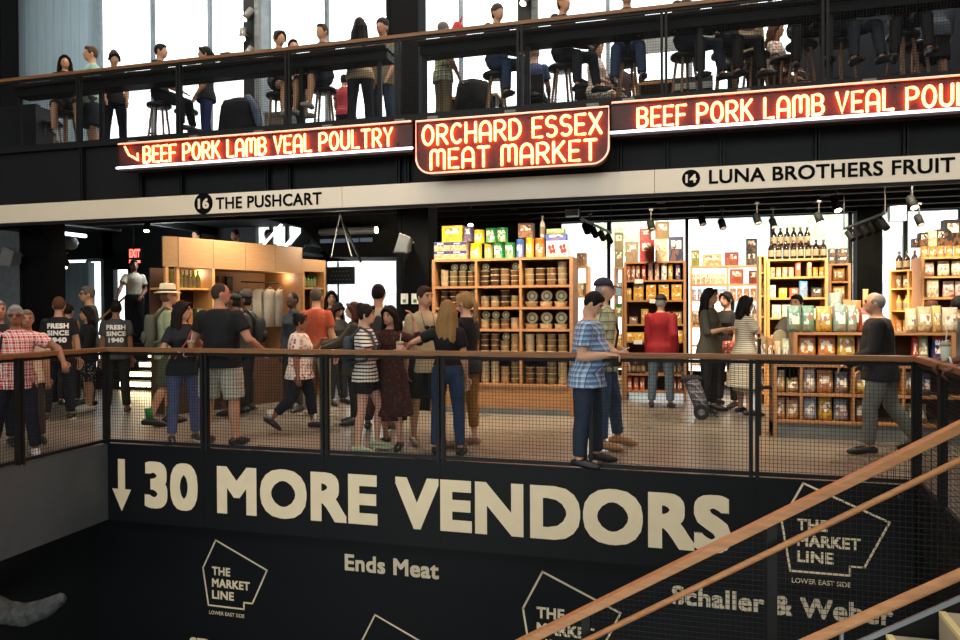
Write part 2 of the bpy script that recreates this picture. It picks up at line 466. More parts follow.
        if detail:
            for i, (ox, ln) in enumerate(((-.03, .068), (-.01, .078), (.01, .074), (.03, .058))):
                a = pc+d2*.035+x*ox; c = -pal if P.get('flip'+k) else pal
                p1 = pc+d2*.05+x*ox; b = (d2*math.cos(curl)+c*math.sin(curl)); e = (d2*math.cos(2*curl)+c*math.sin(2*curl))
                p2 = p1+b*ln*.5; p3 = p2+e*ln*.5
                fing.tube([a, p1, p2, p3], [.0095, .0095, .0085, .007], 7, True)
            tb = wr+d2*.022-x*sd*.028; t1 = tb-x*sd*.026+d2*.03; t2 = t1+d2*.032+(pal*.01)
            fing.tube([wr+d2*.02-x*sd*.01, tb, t1, t2], [.013, .013, .011, .008], 7, True)
        else:
            body.ell(pc+d2*.07+pal*.012, (.034, .013, .05), rot=m3, n=10, k=6)
        arms[k] = (sh, el, wr, d2, x, pal, g)
    feet = {}
    for sd, k in ((1, 'L'), (-1, 'R')):
        hip, kn, an = J['hip'+k], J['kn'+k], J['an'+k]
        g = (.95 if fem else 1.0)*(.5+.5*w)
        body.tube([hip+V((0, 0, .02)), hip.lerp(kn, .35), kn], [.092*g, .08*g, .054*g], 12, True)
        d = an-kn
        back = V((0, .016, 0))
        body.tube([kn, kn+d*.3+back, kn+d*.65+back*.5, an], [.054*g, .057*g, .043*g, .034*g], 12, True)
        lift = an.z-.085 if seat is None else 0
        yaw = sd*R(10); pit = P.get('foot'+k, min(50, max(0, lift*260)))
        q = M.Rotation(yaw, 3, 'Z') @ M.Rotation(R(pit), 3, 'X')
        hl, ball, toe = (an+q @ V(c) for c in ((0, .05, -.045), (0, -.105, -.052), (0, -.175, -.06)))
        body.tube([an, an+q @ V((0, .01, -.03))], [.036, .04], 10, True)
        body.tube([hl, an+q @ V((0, -.03, -.035)), ball, toe], [.035, .038, .034, .02], 10, True)
        feet[k] = (an, q)
    me = remesh(body, skin, 'person', vox, 2, fing)
    root = link('person', me, None, skinc)
    tag(root, label, 'person', group)
    # ---- face
    fv = HR @ V((0, -1, 0)); fv = M.Rotation(R(face), 3, 'Z') @ fv
    to = (V((0, 0, EYE))-V(pos)); to.z = 0
    seen = fv.dot(to.normalized()) > -.35 and face_on
    if seen and not glasses:
        for e in (-1, 1):
            if detail:
                obj('eye', MB().ell(HP(e*.031, -.083, .012), (.013, .008, .007), rot=HR, n=10, k=6), eyewhite, root, True)
                obj('eyebrow', MB().tube([HP(e*.016, -.091, .03), HP(e*.033, -.088, .034), HP(e*.05, -.076, .028)], .0045, 6, True), hairm, root, True, hair[1])
    if seen and detail:
        obj('mouth', MB().tube([HP(-.024, -.084, -.058), HP(0, -.094, -.058), HP(.024, -.084, -.058)], .0055, 6, True), lipm, root, True)
    if glasses:
        gm = MB()
        for e in (-1, 1):
            gm.ell(HP(e*.033, -.09, .01), (.029, .01, .021), rot=HR, n=12, k=6)
            gm.tube([HP(e*.06, -.085, .014), HP(e*.08, -.03, .014), HP(e*.079, .02, .008)], .004, 6)
        gm.tube([HP(-.012, -.095, .014), HP(.012, -.095, .014)], .004, 6)
        obj('sunglasses' if glasses == 'sun' else 'glasses', gm, leather, root, True, '#241c22')
    # ---- hair and hats
    st, hc = hair[0], hair[1]
    hm = MB()
    if st in ('short', 'grey_ring', 'buzz', 'cap', 'beanie', 'fedora'):
        z0 = {'short': .024, 'buzz': .014, 'grey_ring': .006}.get(st, .004)
        if st == 'short':
            hm.ell(HP(0, .016, z0), (.084, .096, .108), rot=HR, n=18, k=12)
            hm.ell(HP(0, -.035, .083), (.06, .05, .034), rot=HR)
            for e in (-1, 1): hm.ell(HP(e*.07, -.01, .02), (.014, .03, .045), rot=HR)
        elif st == 'buzz': hm.ell(HP(0, .014, z0), (.081, .09, .104), rot=HR, n=18, k=12)
        elif st == 'grey_ring':
            hm.ell(HP(0, .034, .012), (.083, .08, .088), rot=HR)
            for e in (-1, 1): hm.ell(HP(e*.07, .0, .015), (.016, .035, .04), rot=HR)
        else: hm.ell(HP(0, .022, -.01), (.082, .08, .09), rot=HR)
    else:
        hm.ell(HP(0, .018, .024), (.088, .1, .11), rot=HR, n=18, k=12)
        for e in (-1, 1): hm.tube([HP(e*.02, -.078, .09), HP(e*.066, -.058, .05), HP(e*.084, -.02, -.02)], [.02, .024, .02], 8, True)
        if st in ('long', 'bob'):
            ln = .38 if st == 'long' else .2
            p = HP(0, .05, .0); back_ = HR @ V((0, 1, 0)); back_.z = 0; back_.normalize(); sid = V((0, 0, 1)).cross(back_)
            out = []
            for i, (zz, rx_, ry_, o_) in enumerate(((.06, .075, .06, 0), (-.02, .092, .075, .012), (-.1, .104, .064, .03), (-.1-ln*.3, .115, .05, .052), (-.1-ln*.6, .108, .042, .056), (-.1-ln*.85, .085, .034, .052), (-.1-ln*.98, .05, .02, .05))):
                wv = .012*math.sin(i*2.1)
                out.append([p+sid*(rx_*math.cos(2*PI*j/18)*(1+.1*math.sin(j*2.7+i*.8))+wv)+back_*(o_+ry_*math.sin(2*PI*j/18)*(1+.16*math.sin(j*3.1+i)))+V((0, 0, zz+(.02*math.sin(j*2.3) if i > 4 else 0))) for j in range(18)])
            hm.rings(out, 18)
            for e in (-1, 1):
                q0 = HP(e*.082, .01, -.02)
                hm.tube([HP(e*.07, -.01, .03), q0, q0+V((e*.012, .01, -ln*.45)), q0+V((e*.016, .005, -ln*.85))], [.03, .034, .036, .018], 8, True)
        if st == 'bun': hm.ell(HP(0, .075, .1), (.05, .05, .045), rot=HR)
        if st == 'pony':
            p = HP(0, .105, .045)
            hm.tube([HP(0, .08, .05), p, p+V((0, .045, -.07)), p+V((0, .04, -.2)), p+V((0, .02, -.3))], [.024, .026, .032, .026, .008], 10, True)
        if st == 'afro': hm.ell(HP(0, .03, .03), (.115, .115, .115), rot=HR)
    link('hair', remesh(hm, hairm, 'hair', .01, 1), root, hc)
    if st == 'cap':
        hcol = hair[2]; cm = MB()
        q = []
        for i in range(7):
            t = i/6*PI/2; c, z = math.cos(t), math.sin(t)
            q.append([HP(.09*max(c, .02)*math.cos(2*PI*j/18), .012+.105*max(c, .02)*math.sin(2*PI*j/18), .035+.09*z) for j in range(18)])
        cm.rings(q, 18); obj_c = obj('cap', cm, cloth, root, True, hcol)
        bm = MB(); top_, bot = [], []
        for i in range(13):
            a = -PI+PI*i/12; x, y = math.cos(a), math.sin(a)
            top_.append(HP(.084*x, -.06+.115*y, .036-.02*(-y)))
        inner = [HP(.084*math.cos(-PI+PI*i/12), -.03+.05*math.sin(-PI+PI*i/12), .04) for i in range(13)]
        dn = HR @ V((0, 0, -.007)); n = 13
        bm.v = top_+inner+[p+dn for p in top_]+[p+dn for p in inner]
        for i in range(n-1):
            bm.f += [[i, i+1, n+i+1, n+i], [2*n+i, 3*n+i, 3*n+i+1, 2*n+i+1], [i, 2*n+i, 2*n+i+1, i+1], [n+i, n+i+1, 3*n+i+1, 3*n+i]]
        bm.m = [0]*len(bm.f)
        obj('cap_brim', bm, cloth, obj_c, True, hcol)
    if st == 'beanie':
        obj('beanie', MB().ell(HP(0, .014, .045), (.088, .1, .098), rot=HR, n=18, k=10), cloth, root, True, hair[2])
    if st == 'fedora':
        def hr(rx, ry, z, n=20): return [HP(rx*math.cos(2*PI*j/n), .01+ry*math.sin(2*PI*j/n), z) for j in range(n)]
        hat = obj('straw_hat', MB().rings([hr(.088, .1, .045), hr(.086, .098, .08), hr(.08, .092, .14), hr(.06, .075, .155), hr(.02, .05, .14)], 20), cloth, root, True, hair[2])
        obj('hat_brim', MB().rings([hr(.088, .1, .05), hr(.15, .165, .032), hr(.152, .167, .036), hr(.088, .1, .056)], 20, False), cloth, hat, True, hair[2])
        obj('hat_band', MB().rings([hr(.0905, .1025, .052), hr(.09, .102, .078)], 20, False), cloth, hat, True, '#1c1917')
    # ---- clothes
    tk, tm, tc = top
    infl = {'jacket': .02, 'coat': .024, 'dress': .016}.get(tk, .016)
    hem = {'tee': .84, 'shirt': .80, 'crop': .98, 'tucked': .97, 'jacket': .80, 'coat': .70, 'dress': .42, 'tank': .86, 'blouse': .80}[tk]
    if seat is not None: hem = max(hem, .9)
    slv = {'tee': .62, 'shirt': .66, 'crop': .55, 'tucked': .6, 'jacket': 2, 'coat': 2, 'dress': 2, 'tank': 0, 'blouse': .75}[tk]
    if len(top) > 3 and False: pass
    slv = P.get('sleeve', slv)
    cm = MB(); rr = []
    for z, rx, ry, yo in TOR:
        if z < hem or z > 1.47: continue
        e = infl+(.012 if z < 1.0 else 0)
        rr.append((z, rx+e, ry+e, yo))
    if hem < .9:
        z1, rx, ry, yo = rr[0]
        base_ = [t for t in TOR if abs(t[0]-.95) < .01][0]
        rr = [t for t in rr if t[0] >= .94]
        fl = {'dress': .09, 'coat': .05, 'blouse': .035}.get(tk, .012)
        steps = 4 if tk in ('dress', 'coat') else 1
        lo = [(hem+(.95-hem)*i/steps, base_[1]+infl+.012+fl*(1-i/steps), base_[2]+infl+.012+fl*(1-i/steps)+belly*.3, 0) for i in range(steps)]
        rr = lo+rr
    cm.rings([ring(*t) for t in rr], 16)
    cm.rings([ring(1.44, .11*sw+.02, .085+infl*.6, .004), ring(1.475, .075+.012, .07+.01, .006)], 16)
    for k in ('L', 'R'):
        sh, el, wr, d2, x, pal, g = arms[k]
        if slv <= 0: continue
        e = infl if tk in ('jacket', 'coat') else .013
        cm.ell(sh, (.056*g+e, .056*g+e, .054*g+e))
        loose = .012 if slv < 1 else 0
        if slv < 1: cm.tube([sh, sh.lerp(el, slv*.5), sh.lerp(el, slv)], [.056*g+e, .054*g+e+loose*.5, .05*g+e+loose], 12)
        else:
            cm.tube([sh, sh.lerp(el, .5), el], [.056*g+e, .05*g+e, .046*g+e], 12, True)
            en = el.lerp(wr, min(1, slv-1))
            cm.tube([el, el.lerp(en, .5), en], [.046*g+e, .044*g+e, .034*g+e], 12, True)
    names = {'tee': 'shirt', 'shirt': 'shirt', 'crop': 'shirt', 'tucked': 'shirt', 'jacket': 'jacket', 'coat': 'coat', 'dress': 'dress', 'tank': 'vest_top', 'blouse': 'blouse'}
    shirt = link(names[tk], remesh(cm, tm, names[tk], vox, 3), root, tc)
    bk, bmt, bc = bottom
    cuts = {'long': 1.93, 'crop': 1.7, 'shorts': .98, 'mini': .5, 'skirt': None, 'midi': None}
    bm = MB()
    zt = 1.03 if not fem else 1.05
    pel = [(z, rx+.012, ry+.012, yo) for z, rx, ry, yo in TOR if z < zt+.005]
    bm.rings([ring(*t) for t in pel], 16)
    cut = cuts[bk]
    if cut is None:
        hz = .55 if bk == 'skirt' else .36
        if seat is None:
            bm.rings([ring(hz, .2*hw, .17), ring(.75, .19*hw, .15), ring(.95, .172*hw, .128), ring(1.05, .145*hw, .115)], 16)
        else: cut = .95
    if cut is not None:
        for k in ('L', 'R'):
            hip, kn, an = J['hip'+k], J['kn'+k], J['an'+k]; g = (.95 if fem else 1.0)*(.5+.5*w)
            e = {'shorts': .026, 'mini': .03}.get(bk, .014)
            if cut <= 1:
                en = hip.lerp(kn, cut)
                bm.tube([hip+V((0, 0, .03)), hip.lerp(en, .5), en], [.094*g+e*.6, .088*g+e, .072*g+e*1.25 if bk != 'mini' else .09*g+e], 14)
            else:
                d = an-kn; en = kn+d*(cut-1)
                bm.tube([hip+V((0, 0, .02)), hip.lerp(kn, .4), kn], [.094*g+e*.6, .082*g+e, .058*g+e], 14, True)
                bm.tube([kn, kn.lerp(en, .4)+V((0, .01, 0)), en], [.058*g+e, .056*g+e, .047*g+e], 14)
    link({'shorts': 'shorts', 'mini': 'shorts', 'skirt': 'skirt', 'midi': 'skirt'}.get(bk, 'trousers'), remesh(bm, bmt, 'trousers', vox, 3), root, bc)
    # ---- shoes
    if shoe:
        for k in ('L', 'R'):
            an, q = feet[k]
            sm = MB()
            sm.tube([an+q @ V(c) for c in ((0, .058, -.04), (0, .0, -.03), (0, -.07, -.04), (0, -.13, -.05), (0, -.195, -.058))], [.04, .048, .046, .042, .024], 12, True)
            sm.tube([an+q @ V((0, .012, .0)), an+q @ V((0, .006, -.04))], [.045, .048], 12)
            so = link('shoe', remesh(sm, leather, 'shoe', .011, 2), root, shoe)
            if sole:
                ps = []
                for j in range(16):
                    a = 2*PI*j/16; ps.append((.048*math.cos(a)*(1 if math.sin(a) > 0 else .92), -.065+.14*math.sin(a)))
                obj('sole', MB().rings([[an+q @ V((x, -y-.13, zz)) for x, y in ps] for zz in (-.084, -.062)], 16), leather, so, False, sole)
            if sock: obj('sock', MB().tube([an+V((0, .005, .13)), an+V((0, 0, .0))], [.052, .045], 12), cloth, root, True, sock)
    root.scale = (s, s, s); root.location = V(pos); root.rotation_euler = (0, 0, R(face))
    root['kind'] = 'thing'
    W = M.Translation(V(pos)) @ M.Rotation(R(face), 4, 'Z') @ M.Scale(s, 4)
    return dict(o=root, W=W, arms=arms, U=U, HP=HP, shirt=shirt, J=J, HR=HR, s=s, TOR=TOR, infl=infl)
def hand_at(p, k, d=.09, pal=0): sh, el, wr, d2, x, pn, g = p['arms'][k]; return p['W'] @ (wr+d2*d+pn*pal)
def back_print(p, lines, z0=1.30, w=.22, lh=.045):
    """printing across the back of a shirt, laid over its curve, a child of the shirt"""
    for i, t in enumerate(lines):
        mb = MB(); tm = text_mesh(t, None, lh, .055, w*(1 if len(t) > 4 else .8), 0, 'CENTER')
        mb.f = tm.f; mb.m = tm.m
        for v in tm.v:
            x = -v.x; z = z0-i*lh*1.35+v.z
            tr = p['TOR']; j = max(k for k in range(len(tr)) if tr[k][0] <= z); t0, t1 = tr[j], tr[min(j+1, len(tr)-1)]
            f = 0 if t1[0] == t0[0] else (z-t0[0])/(t1[0]-t0[0])
            rx = t0[1]+(t1[1]-t0[1])*f+p['infl']; ry = t0[2]+(t1[2]-t0[2])*f+p['infl']; yo = t0[3]+(t1[3]-t0[3])*f
            mb.v.append(p['U']((x, yo+ry*math.sqrt(max(.05, 1-(x/rx)**2))+.006-v.y*.2, z)))
        obj('lettering', mb, lettering_white, p['shirt'])
# ------------------------------------------------------------------ the setting
GY = 7.08                                   # guard above the stairwell
UY = 9.4                                    # edge of the mezzanine
UF = 4.06                                   # mezzanine floor
CL = 3.5                                    # market ceiling
BACK = 15.5
def lx(y): return -6.457+.058*(GY-y)        # left wing of the guard
def rx(y): return 1.822-.061*(GY-y)         # right wing of the guard
# floors
fl = MB()
fl.add([(-16, GY, 0), (9, GY, 0), (9, BACK, 0), (-16, BACK, 0)], [(0, 1, 2, 3)])
fl.add([(-16, -3, 0), (lx(-3), -3, 0), (lx(GY), GY, 0), (-16, GY, 0)], [(0, 1, 2, 3)])
fl.add([(1.86, 2.4, 0), (9, 2.4, 0), (9, GY, 0), (1.86, GY, 0)], [(0, 1, 2, 3)])
fl.add([(rx(5.06), 5.06, 0), (1.86, 5.06, 0), (1.86, GY, 0), (rx(GY), GY, 0)], [(0, 1, 2, 3)])
fl.add([(lx(-3), -3, 0), (9, -3, 0), (9, 2.4, 0), (lx(2.4), 2.4, 0)], [(0, 1, 2, 3)])
struct('floor', fl, concrete_floor)
LOW = -3.7
struct('floor_lower', MB().box((-8, 0, LOW-.1), (6, 7.6, LOW)), blackwall)
PB = at(480, 551, GY).z
w1 = MB().box((lx(GY)-.05, GY-.02, PB), (rx(GY), GY+.04, -.002))
for px in (105, 205, 325, 441, 588, 754): x = X(px, GY, 500); w1.box((x-.004, GY-.0245, PB), (x+.004, GY-.019, -.002))
w1.box((X(716, GY, 560), GY-.02, PB-.04), (rx(GY), GY+.04, PB))
struct('wall_front', w1, blackvinyl)
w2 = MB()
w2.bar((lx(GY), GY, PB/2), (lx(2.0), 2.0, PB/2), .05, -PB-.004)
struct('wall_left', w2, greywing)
w3 = MB(); w3.bar((rx(GY), GY, PB/2), (rx(5.1), 5.1, PB/2), .05, -PB-.004)
struct('wall_right', w3, blackvinyl)
LWY = 7.34
struct('wall_lower', MB().box((-9, LWY, LOW), (6, LWY+.1, PB+.3)), blackvinyl)
struct('wall_lower_left', MB().box((lx(GY)-.5, 0, LOW), (lx(GY)-.4, LWY, PB+.3)), blackwall)
struct('wall_lower_right', MB().box((2.3, 2.4, LOW), (2.4, LWY, 0)), blackwall)
# mezzanine slab, fascia with ribs, ceilings
struct('floor_upper', MB().box((-16, UY+.25, UF-.3), (9, 14.2, UF)), blackwall)
BT, BB = at(480, 180, UY).z, at(480, 202, UY).z
fa = MB().box((-16, UY+.02, BT-.05), (9, UY+.25, UF+.03))
struct('wall_fascia', fa, black)
tr = MB()
for px in (83, 142, 182, 268, 290, 399, 408, 620, 666, 722, 817, 905):
    x = X(px, UY, 160); tr.box((x-.03, UY-.05, BT), (x-.008, UY+.02, UF)); tr.box((x+.008, UY-.05, BT), (x+.03, UY+.02, UF))
tr.box((-16, UY-.06, UF-.05), (9, UY+.02, UF+.03))
struct('trim_1', tr, black)
struct('ceiling', MB().box((-16, UY+.3, CL), (9, BACK, CL+.15)), ceilmat)
cb = MB()
for k in range(7): cb.box((-15 if k < 4 else -5.4, 10.3+k*.78, CL-.22), (8.5, 10.42+k*.78, CL))
for x in (-11, -8.3, -5.7, -3.2, -.6, 2, 4.6): cb.box((x, UY+.3, CL-.16), (x+.14, BACK, CL))
struct('ceiling_beams', cb, ceilmat)
struct('ceiling_upper', MB().box((-16, 9, 9.6), (9, 14.2, 9.75)), ceilmat)
struct('ceiling_atrium', MB().box((-16, -3, 10.4), (9, 9, 10.5)), ceilmat)
struct('wall_side_left', MB().box((-16.2, -3, -.1), (-16, BACK+.2, 10.5)), dimbrick)
rw = MB().box((-16, -3.2, -.1), (9, -3, 4.6)).box((-16, -3.2, 8.6), (9, -3, 10.5))
for x in (-16, -11, -6, -1, 4, 8.6): rw.box((x, -3.2, 4.6), (x+.4, -3, 8.6))
struct('wall_rear', rw, dimbrick)
struct('wall_side_right', MB().box((9, -3, -.1), (9.2, BACK+.2, 10.5)), dimbrick)
# columns
def column(name, px0, px1, y, z0, z1, d=.45):
    m = MB().box((X(px0, y), y, z0), (X(px1, y), y+d, z1))
    m.box((X(px0, y)-.02, y-.015, z0), (X(px0, y)+.05, y+.02, z1)); m.box((X(px1, y)-.05, y-.015, z0), (X(px1, y)+.02, y+.02, z1))
    return struct(name, m, colblack)
column('column_1', 22, 44, 9.9, 0, CL)
column('column_2', 399, 428, 10.6, 0, CL)
column('column_3', 858, 881, 14.9, 0, CL)
column('column_4', 389, 419, 12.6, UF, 9.6)
column('column_5', -35, 4, 12.9, UF, 9.6)
# back wall of the market: big panes between dark posts
HEAD = Z(217, BACK, 700)
def window(n, x0, x1, z0, z1, y, mull, trans, fm, sill=None):
    f = MB()
    for a in (x0, x1): f.box((a-.04, y-.05, z0), (a+.04, y+.05, z1))
    for z in (z0, z1): f.box((x0, y-.05, z-.04), (x1, y+.05, z+.04))
    for a in mull: f.box((a-.035, y-.045, z0), (a+.035, y+.045, z1))
    for z in trans: f.box((x0, y-.03, z-.03), (x1, y+.03, z+.03))
    s = struct('window_%d' % n, f, fm)
    p = obj('glass_pane', MB().box((x0, y-.004, z0), (x1, y+.004, z1)), glass, s)
    return s
window(1, X(560, BACK), 8.9, .25, HEAD, BACK, [X(609, BACK), X(687, BACK), X(772, BACK), X(850, BACK), X(905, BACK), X(960, BACK)], [], black)
window(2, X(325, BACK), X(399, BACK), .9, Z(259, BACK, 360), BACK, [], [], black)
window(3, X(89, BACK), X(104, BACK), .1, Z(260, BACK, 95), BACK, [], [], greyframe)
window(4, X(114, BACK), X(131, BACK), .1, Z(268, BACK, 120), BACK, [], [], black)
window(5, X(-40, BACK), X(4, BACK), .1, Z(272, BACK, 0), BACK, [], [], black)
bw = MB()
def wallbit(pa, pb, z0, z1): bw.box((X(pa, BACK), BACK-.03, z0), (X(pb, BACK), BACK+.15, z1))
wallbit(399, 560, 0, CL); wallbit(131, 256, 0, CL); wallbit(304, 325, 0, CL); wallbit(256, 304, 0, Z(248, BACK, 280)); wallbit(256, 304, Z(213, BACK, 280), CL)
window(8, X(256, BACK), X(304, BACK), Z(248, BACK, 280), Z(213, BACK, 280), BACK, [X(272, BACK), X(288, BACK)], [], black); wallbit(104, 114, 0, CL)
bw.box((-16, BACK-.03, Z(259, BACK, 100)), (X(131, BACK), BACK+.15, CL)); bw.box((X(325, BACK), BACK-.03, Z(259, BACK, 360)), (X(399, BACK), BACK+.15, CL))
bw.box((X(325, BACK), BACK-.03, 0), (X(399, BACK), BACK+.15, .9)); bw.box((X(560, BACK), BACK-.03, HEAD), (9, BACK+.15, CL)); bw.box((X(560, BACK), BACK-.03, 0), (9, BACK+.15, .25))
bw.box((X(114, BACK), BACK-.02, Z(268, BACK, 120)), (X(131, BACK), BACK+.15, Z(255, BACK, 120)))
struct('wall_back', bw, blackwall)
cw = MB()
cw.box((X(42, 15.2), 15.2, 0), (X(57, 15.2), 15.4, Z(259, 15.2, 60))); cw.box((X(61, 15.2), 15.2, 0), (X(89, 15.2), 15.4, Z(263, 15.2, 60)))
cw.box((-16, 15.2, 0), (X(22, 15.2), 15.4, CL))
struct('wall_concrete', cw, board_concrete)
# mezzanine windows
UW = 14.2
def UX(px): return X(px, UW, 40)
window(6, UX(100), UX(389), UF, 9.4, UW, [UX(p) for p in (153, 210, 327)], [], greyframe)
window(7, UX(417), 8.9, UF, 9.4, UW, [UX(p) for p in (461, 608, 690, 770, 850, 930)], [], greyframe)
pw = MB()
for a, b in ((263, 272), (419, 425)): pw.box((UX(a), UW-.12, UF), (UX(b), UW-.02, 9.5))
struct('trim_2', pw, greyframe)
uw = MB().box((UX(-40), UW-.2, UF), (UX(36), UW, 9.6)).box((UX(36), UW-.3, UF), (UX(98), UW-.02, 9.6))
struct('wall_upper_left', uw, board_concrete)
struct('wall_upper_column', MB().box((UX(389), UW-.05, UF), (UX(417), UW+.1, 9.6)), black)
struct('wall_upper_side', MB().box((-16, 12.2, UF), (UX(-10), UW, 9.6)), blackwall)

# pale buildings across the street, seen through the panes
def building(name, label, x0, x1, y, z1, win):
    b = thing(name, label, 'building', ((x0+x1)/2, y, 0))
    w = (x1-x0)/2
    obj('facade', MB().box((-w, 0, -1), (w, 3, z1)), palefacade, b)
    wm = MB()
    for i in range(win[0]):
        for j in range(win[1]):
            cx = -w+(i+.5)*2*w/win[0]; cz = 1+(j+.5)*(z1-1.5)/win[1]
            wm.box((cx-.55, -.05, cz-.7), (cx+.55, .05, cz+.7))
    obj('window', wm, palepane, b)
def street_tree(label, x, y, h, r):
    t = thing('street_tree', label, 'tree', (x, y, -1))
    obj('trunk', MB().tube([(0, 0, 0), (.1, 0, h*.5), (0, .1, h*.8)], (.14, .11, .05), 8), brownback, t)
    rr = random.Random(int(x*10)); mb = MB()
    for i in range(420):
        d = V((rr.gauss(0, 1), rr.gauss(0, 1), rr.gauss(0, .9))).normalized()*r*(.45+.55*rr.random()); c = V((0, 0, h))+d
        a = V((rr.uniform(-1, 1), rr.uniform(-1, 1), rr.uniform(-1, 1))).normalized()*.2; b = a.orthogonal().normalized()*.16
        mb.add([c-a, c+b, c+a, c-b], [(0, 1, 2, 3)])
    obj('crown', mb, leafmat, t)
leafmat = plain('pale_leaf', '#e6edcf', .7, var=.1)
street_tree('pale green tree in the daylight behind the dark bottles', X(822, 30, 240), 30, 5.4, 1.9)
street_tree('pale green tree in the daylight above the left end of the cereal shelf', X(628, 33, 225), 33, 6.4, 1.7)
building('building', 'pale building with grey windows beyond the pane behind the menu board', -27, -13, 42, 9, (8, 4))
building('building', 'pale building with rows of grey windows seen through the shop panes', 1, 12, 42, 8.5, (7, 3))

# ------------------------------------------------------------------ guards with mesh infill
def mesh_panel(p, q, z0, z1, parent, pitch=.034, wire=.003, slope=None, top_gap=.03):
    """woven wire between p and q (x,y), bottom z0(t), top z1(t)"""
    p, q = V(p).to_3d(), V(q).to_3d(); L = (q-p).length; d = (q-p)/L; n = V((-d.y, d.x, 0))
    mb = MB(); k = slope or 0
    def A(t, z): return p+d*t+V((0, 0, z))
    nv = int(L/pitch)
    h = wire/2
    for i in range(nv+1):
        t = (i+.5)*L/(nv+1); mb.bar(A(t, z0+k*t), A(t, z1+k*t), wire, wire, n)
    if not slope:
        nh = int((z1-z0)/pitch)
        for j in range(nh+1):
            z = z0+(j+.5)*(z1-z0)/(nh+1); mb.bar(A(0, z)+n*h*1.6, A(L, z)+n*h*1.6, wire, wire, n)
    else:
        lo, hi = min(z0, z0+k*L), max(z1, z1+k*L); nh = int((hi-lo)/pitch)
        for j in range(nh+1):
            z = lo+(j+.5)*pitch; ts = sorted(((z-z1)/k, (z-z0)/k)); a, b = max(0, ts[0]), min(L, ts[1])
            if b-a > .02: mb.bar(A(a, z)+n*h*1.6, A(b, z)+n*h*1.6, wire, wire, n)
    return obj('mesh_panel', mb, black, parent)
def guard(name, label, pts, zf, zr, railmat, parent=None, double=True, railw=.075, railh=.05, cat='railing', zb=.03, gaps=True):
    g = parent or thing(name, label, cat, (0, 0, 0))
    P = [V(p).to_3d() for p in pts]
    rail = MB()
    rail.bar(P[0]+V((0, 0, zr-railh/2)), P[-1]+V((0, 0, zr-railh/2)), railw, railh)
    obj('handrail', rail, railmat, g, bevel=.006)
    fr = MB()
    for z, t in ((zf+zb, .035), (zr-railh-.02, .03)): fr.bar(P[0]+V((0, 0, z)), P[-1]+V((0, 0, z)), .03, t)
    obj('frame_bar', fr, black, g)
    d = (P[-1]-P[0]).normalized()
    for i, p in enumerate(P):
        po = MB()
        for s_ in (-1, 1):
            if i == 0 and s_ < 0 or i == len(P)-1 and s_ > 0: continue
            c = p+d*s_*.026
            po.bar(c+V((0, 0, zf-.02)), c+V((0, 0, zr-railh)), .05, .032, d)
        obj('post', po, black, g)
    for a, b in zip(P, P[1:]):
        mesh_panel(a+d*.045, b-d*.045, zf+zb+.015, zr-railh-.03, g)
    return g
RZ = at(480, 351.2, GY).z
gx = [X(p, GY, 420) for p in (106, 205, 325, 441, 588, 754, 917)]
guard('balcony_guard', 'long black mesh guard with wooden handrail above the big cream lettering', [(x, GY) for x in gx], 0, RZ, railwood)
gl = [(lx(y)+.0, y) for y in (GY, 5.86, 4.4, 2.9)]
guard('balcony_guard', 'black mesh guard with wooden handrail on the left wing, under the red plaid arm', gl, 0, RZ, railwood)
gr_ = [(rx(y), y) for y in (GY, 6.25, 5.12)]
guard('balcony_guard', 'short black mesh guard turning the right corner beside the stairs', gr_, 0, RZ, railwood)
URZ, UFB = at(480, 26, UY).z, at(520, 107, UY).z
ux = [X(p, UY, 70) for p in (-30, 79, 179, 288, 398, 520, 664, 825, 985, 1150)]
guard('mezzanine_guard', 'long black mesh guard with wooden handrail along the mezzanine edge above the neon signs', [(x, UY) for x in ux], UF, URZ, railwood, zb=.04)

# ------------------------------------------------------------------ the stairs down
SY0, SY1 = 3.55, 5.06
SX, SL = 1.97, .60
st = thing('staircase', 'concrete stairs with pale nosings going down at the bottom right', 'stairs', (SX, (SY0+SY1)/2, .043))
tread = plain('stair_concrete', '#a8a18a', .7, 0, .3, .1, 5, .1)
nose = plain('nosing_strip', '#ddd49a', .6)
for i in range(18):
    x1 = -.28*i; z1 = -.168*(i+1)
    s_ = MB().box((x1-.3, -(SY1-SY0)/2+.03, z1-.05), (x1, (SY1-SY0)/2-.1, z1)); s_.box((x1-.02, -(SY1-SY0)/2+.03, z1), (x1, (SY1-SY0)/2-.1, z1+.168-.05))
    t_ = obj('step', s_, tread, st)
    obj('nosing', MB().box((x1-.302, -(SY1-SY0)/2+.03, z1-.02), (x1-.265, (SY1-SY0)/2-.1, z1+.004)), nose, t_)
def sz(x): return (x-SX)*SL
sg = MB()
for yy in (SY1-.07, SY0+.04):
    sg.bar((SX, yy, -.16), (SX-5, yy, -.16-3), .04, .3, (0, 0, 1))
obj('stringer', sg, black, st, loc=(-SX, -(SY0+SY1)/2, 0))
sgd = thing('stair_guard', 'sloping mesh guard with broad wooden cap on the far side of the stairs', 'railing', (0, 0, 0))
capz = lambda x: at(720, 545, SY1).z+(x-X(720, SY1, 545))*SL
xa, xb = 1.70, -2.9
obj('cap_rail', MB().bar((xa, SY1, capz(xa)), (xb, SY1, capz(xb)), .085, .055), stairwood, sgd, bevel=.006)
hz_ = at(720, 576, SY1-.08).z-X(720, SY1-.08, 576)*SL
hr = obj('handrail', MB().tube([(xa, SY1-.08, hz_+xa*SL), (xb, SY1-.08, hz_+xb*SL)], .019, 10, True), stairwood, sgd, True)
bk = MB()
for x in (1.2, -.1, -1.4, -2.7): bk.tube([(x, SY1-.08, hz_+x*SL-.015), (x, SY1-.08, hz_+x*SL-.07), (x, SY1, hz_+x*SL-.07)], .007, 6)
obj('rail_bracket', bk, black, hr)
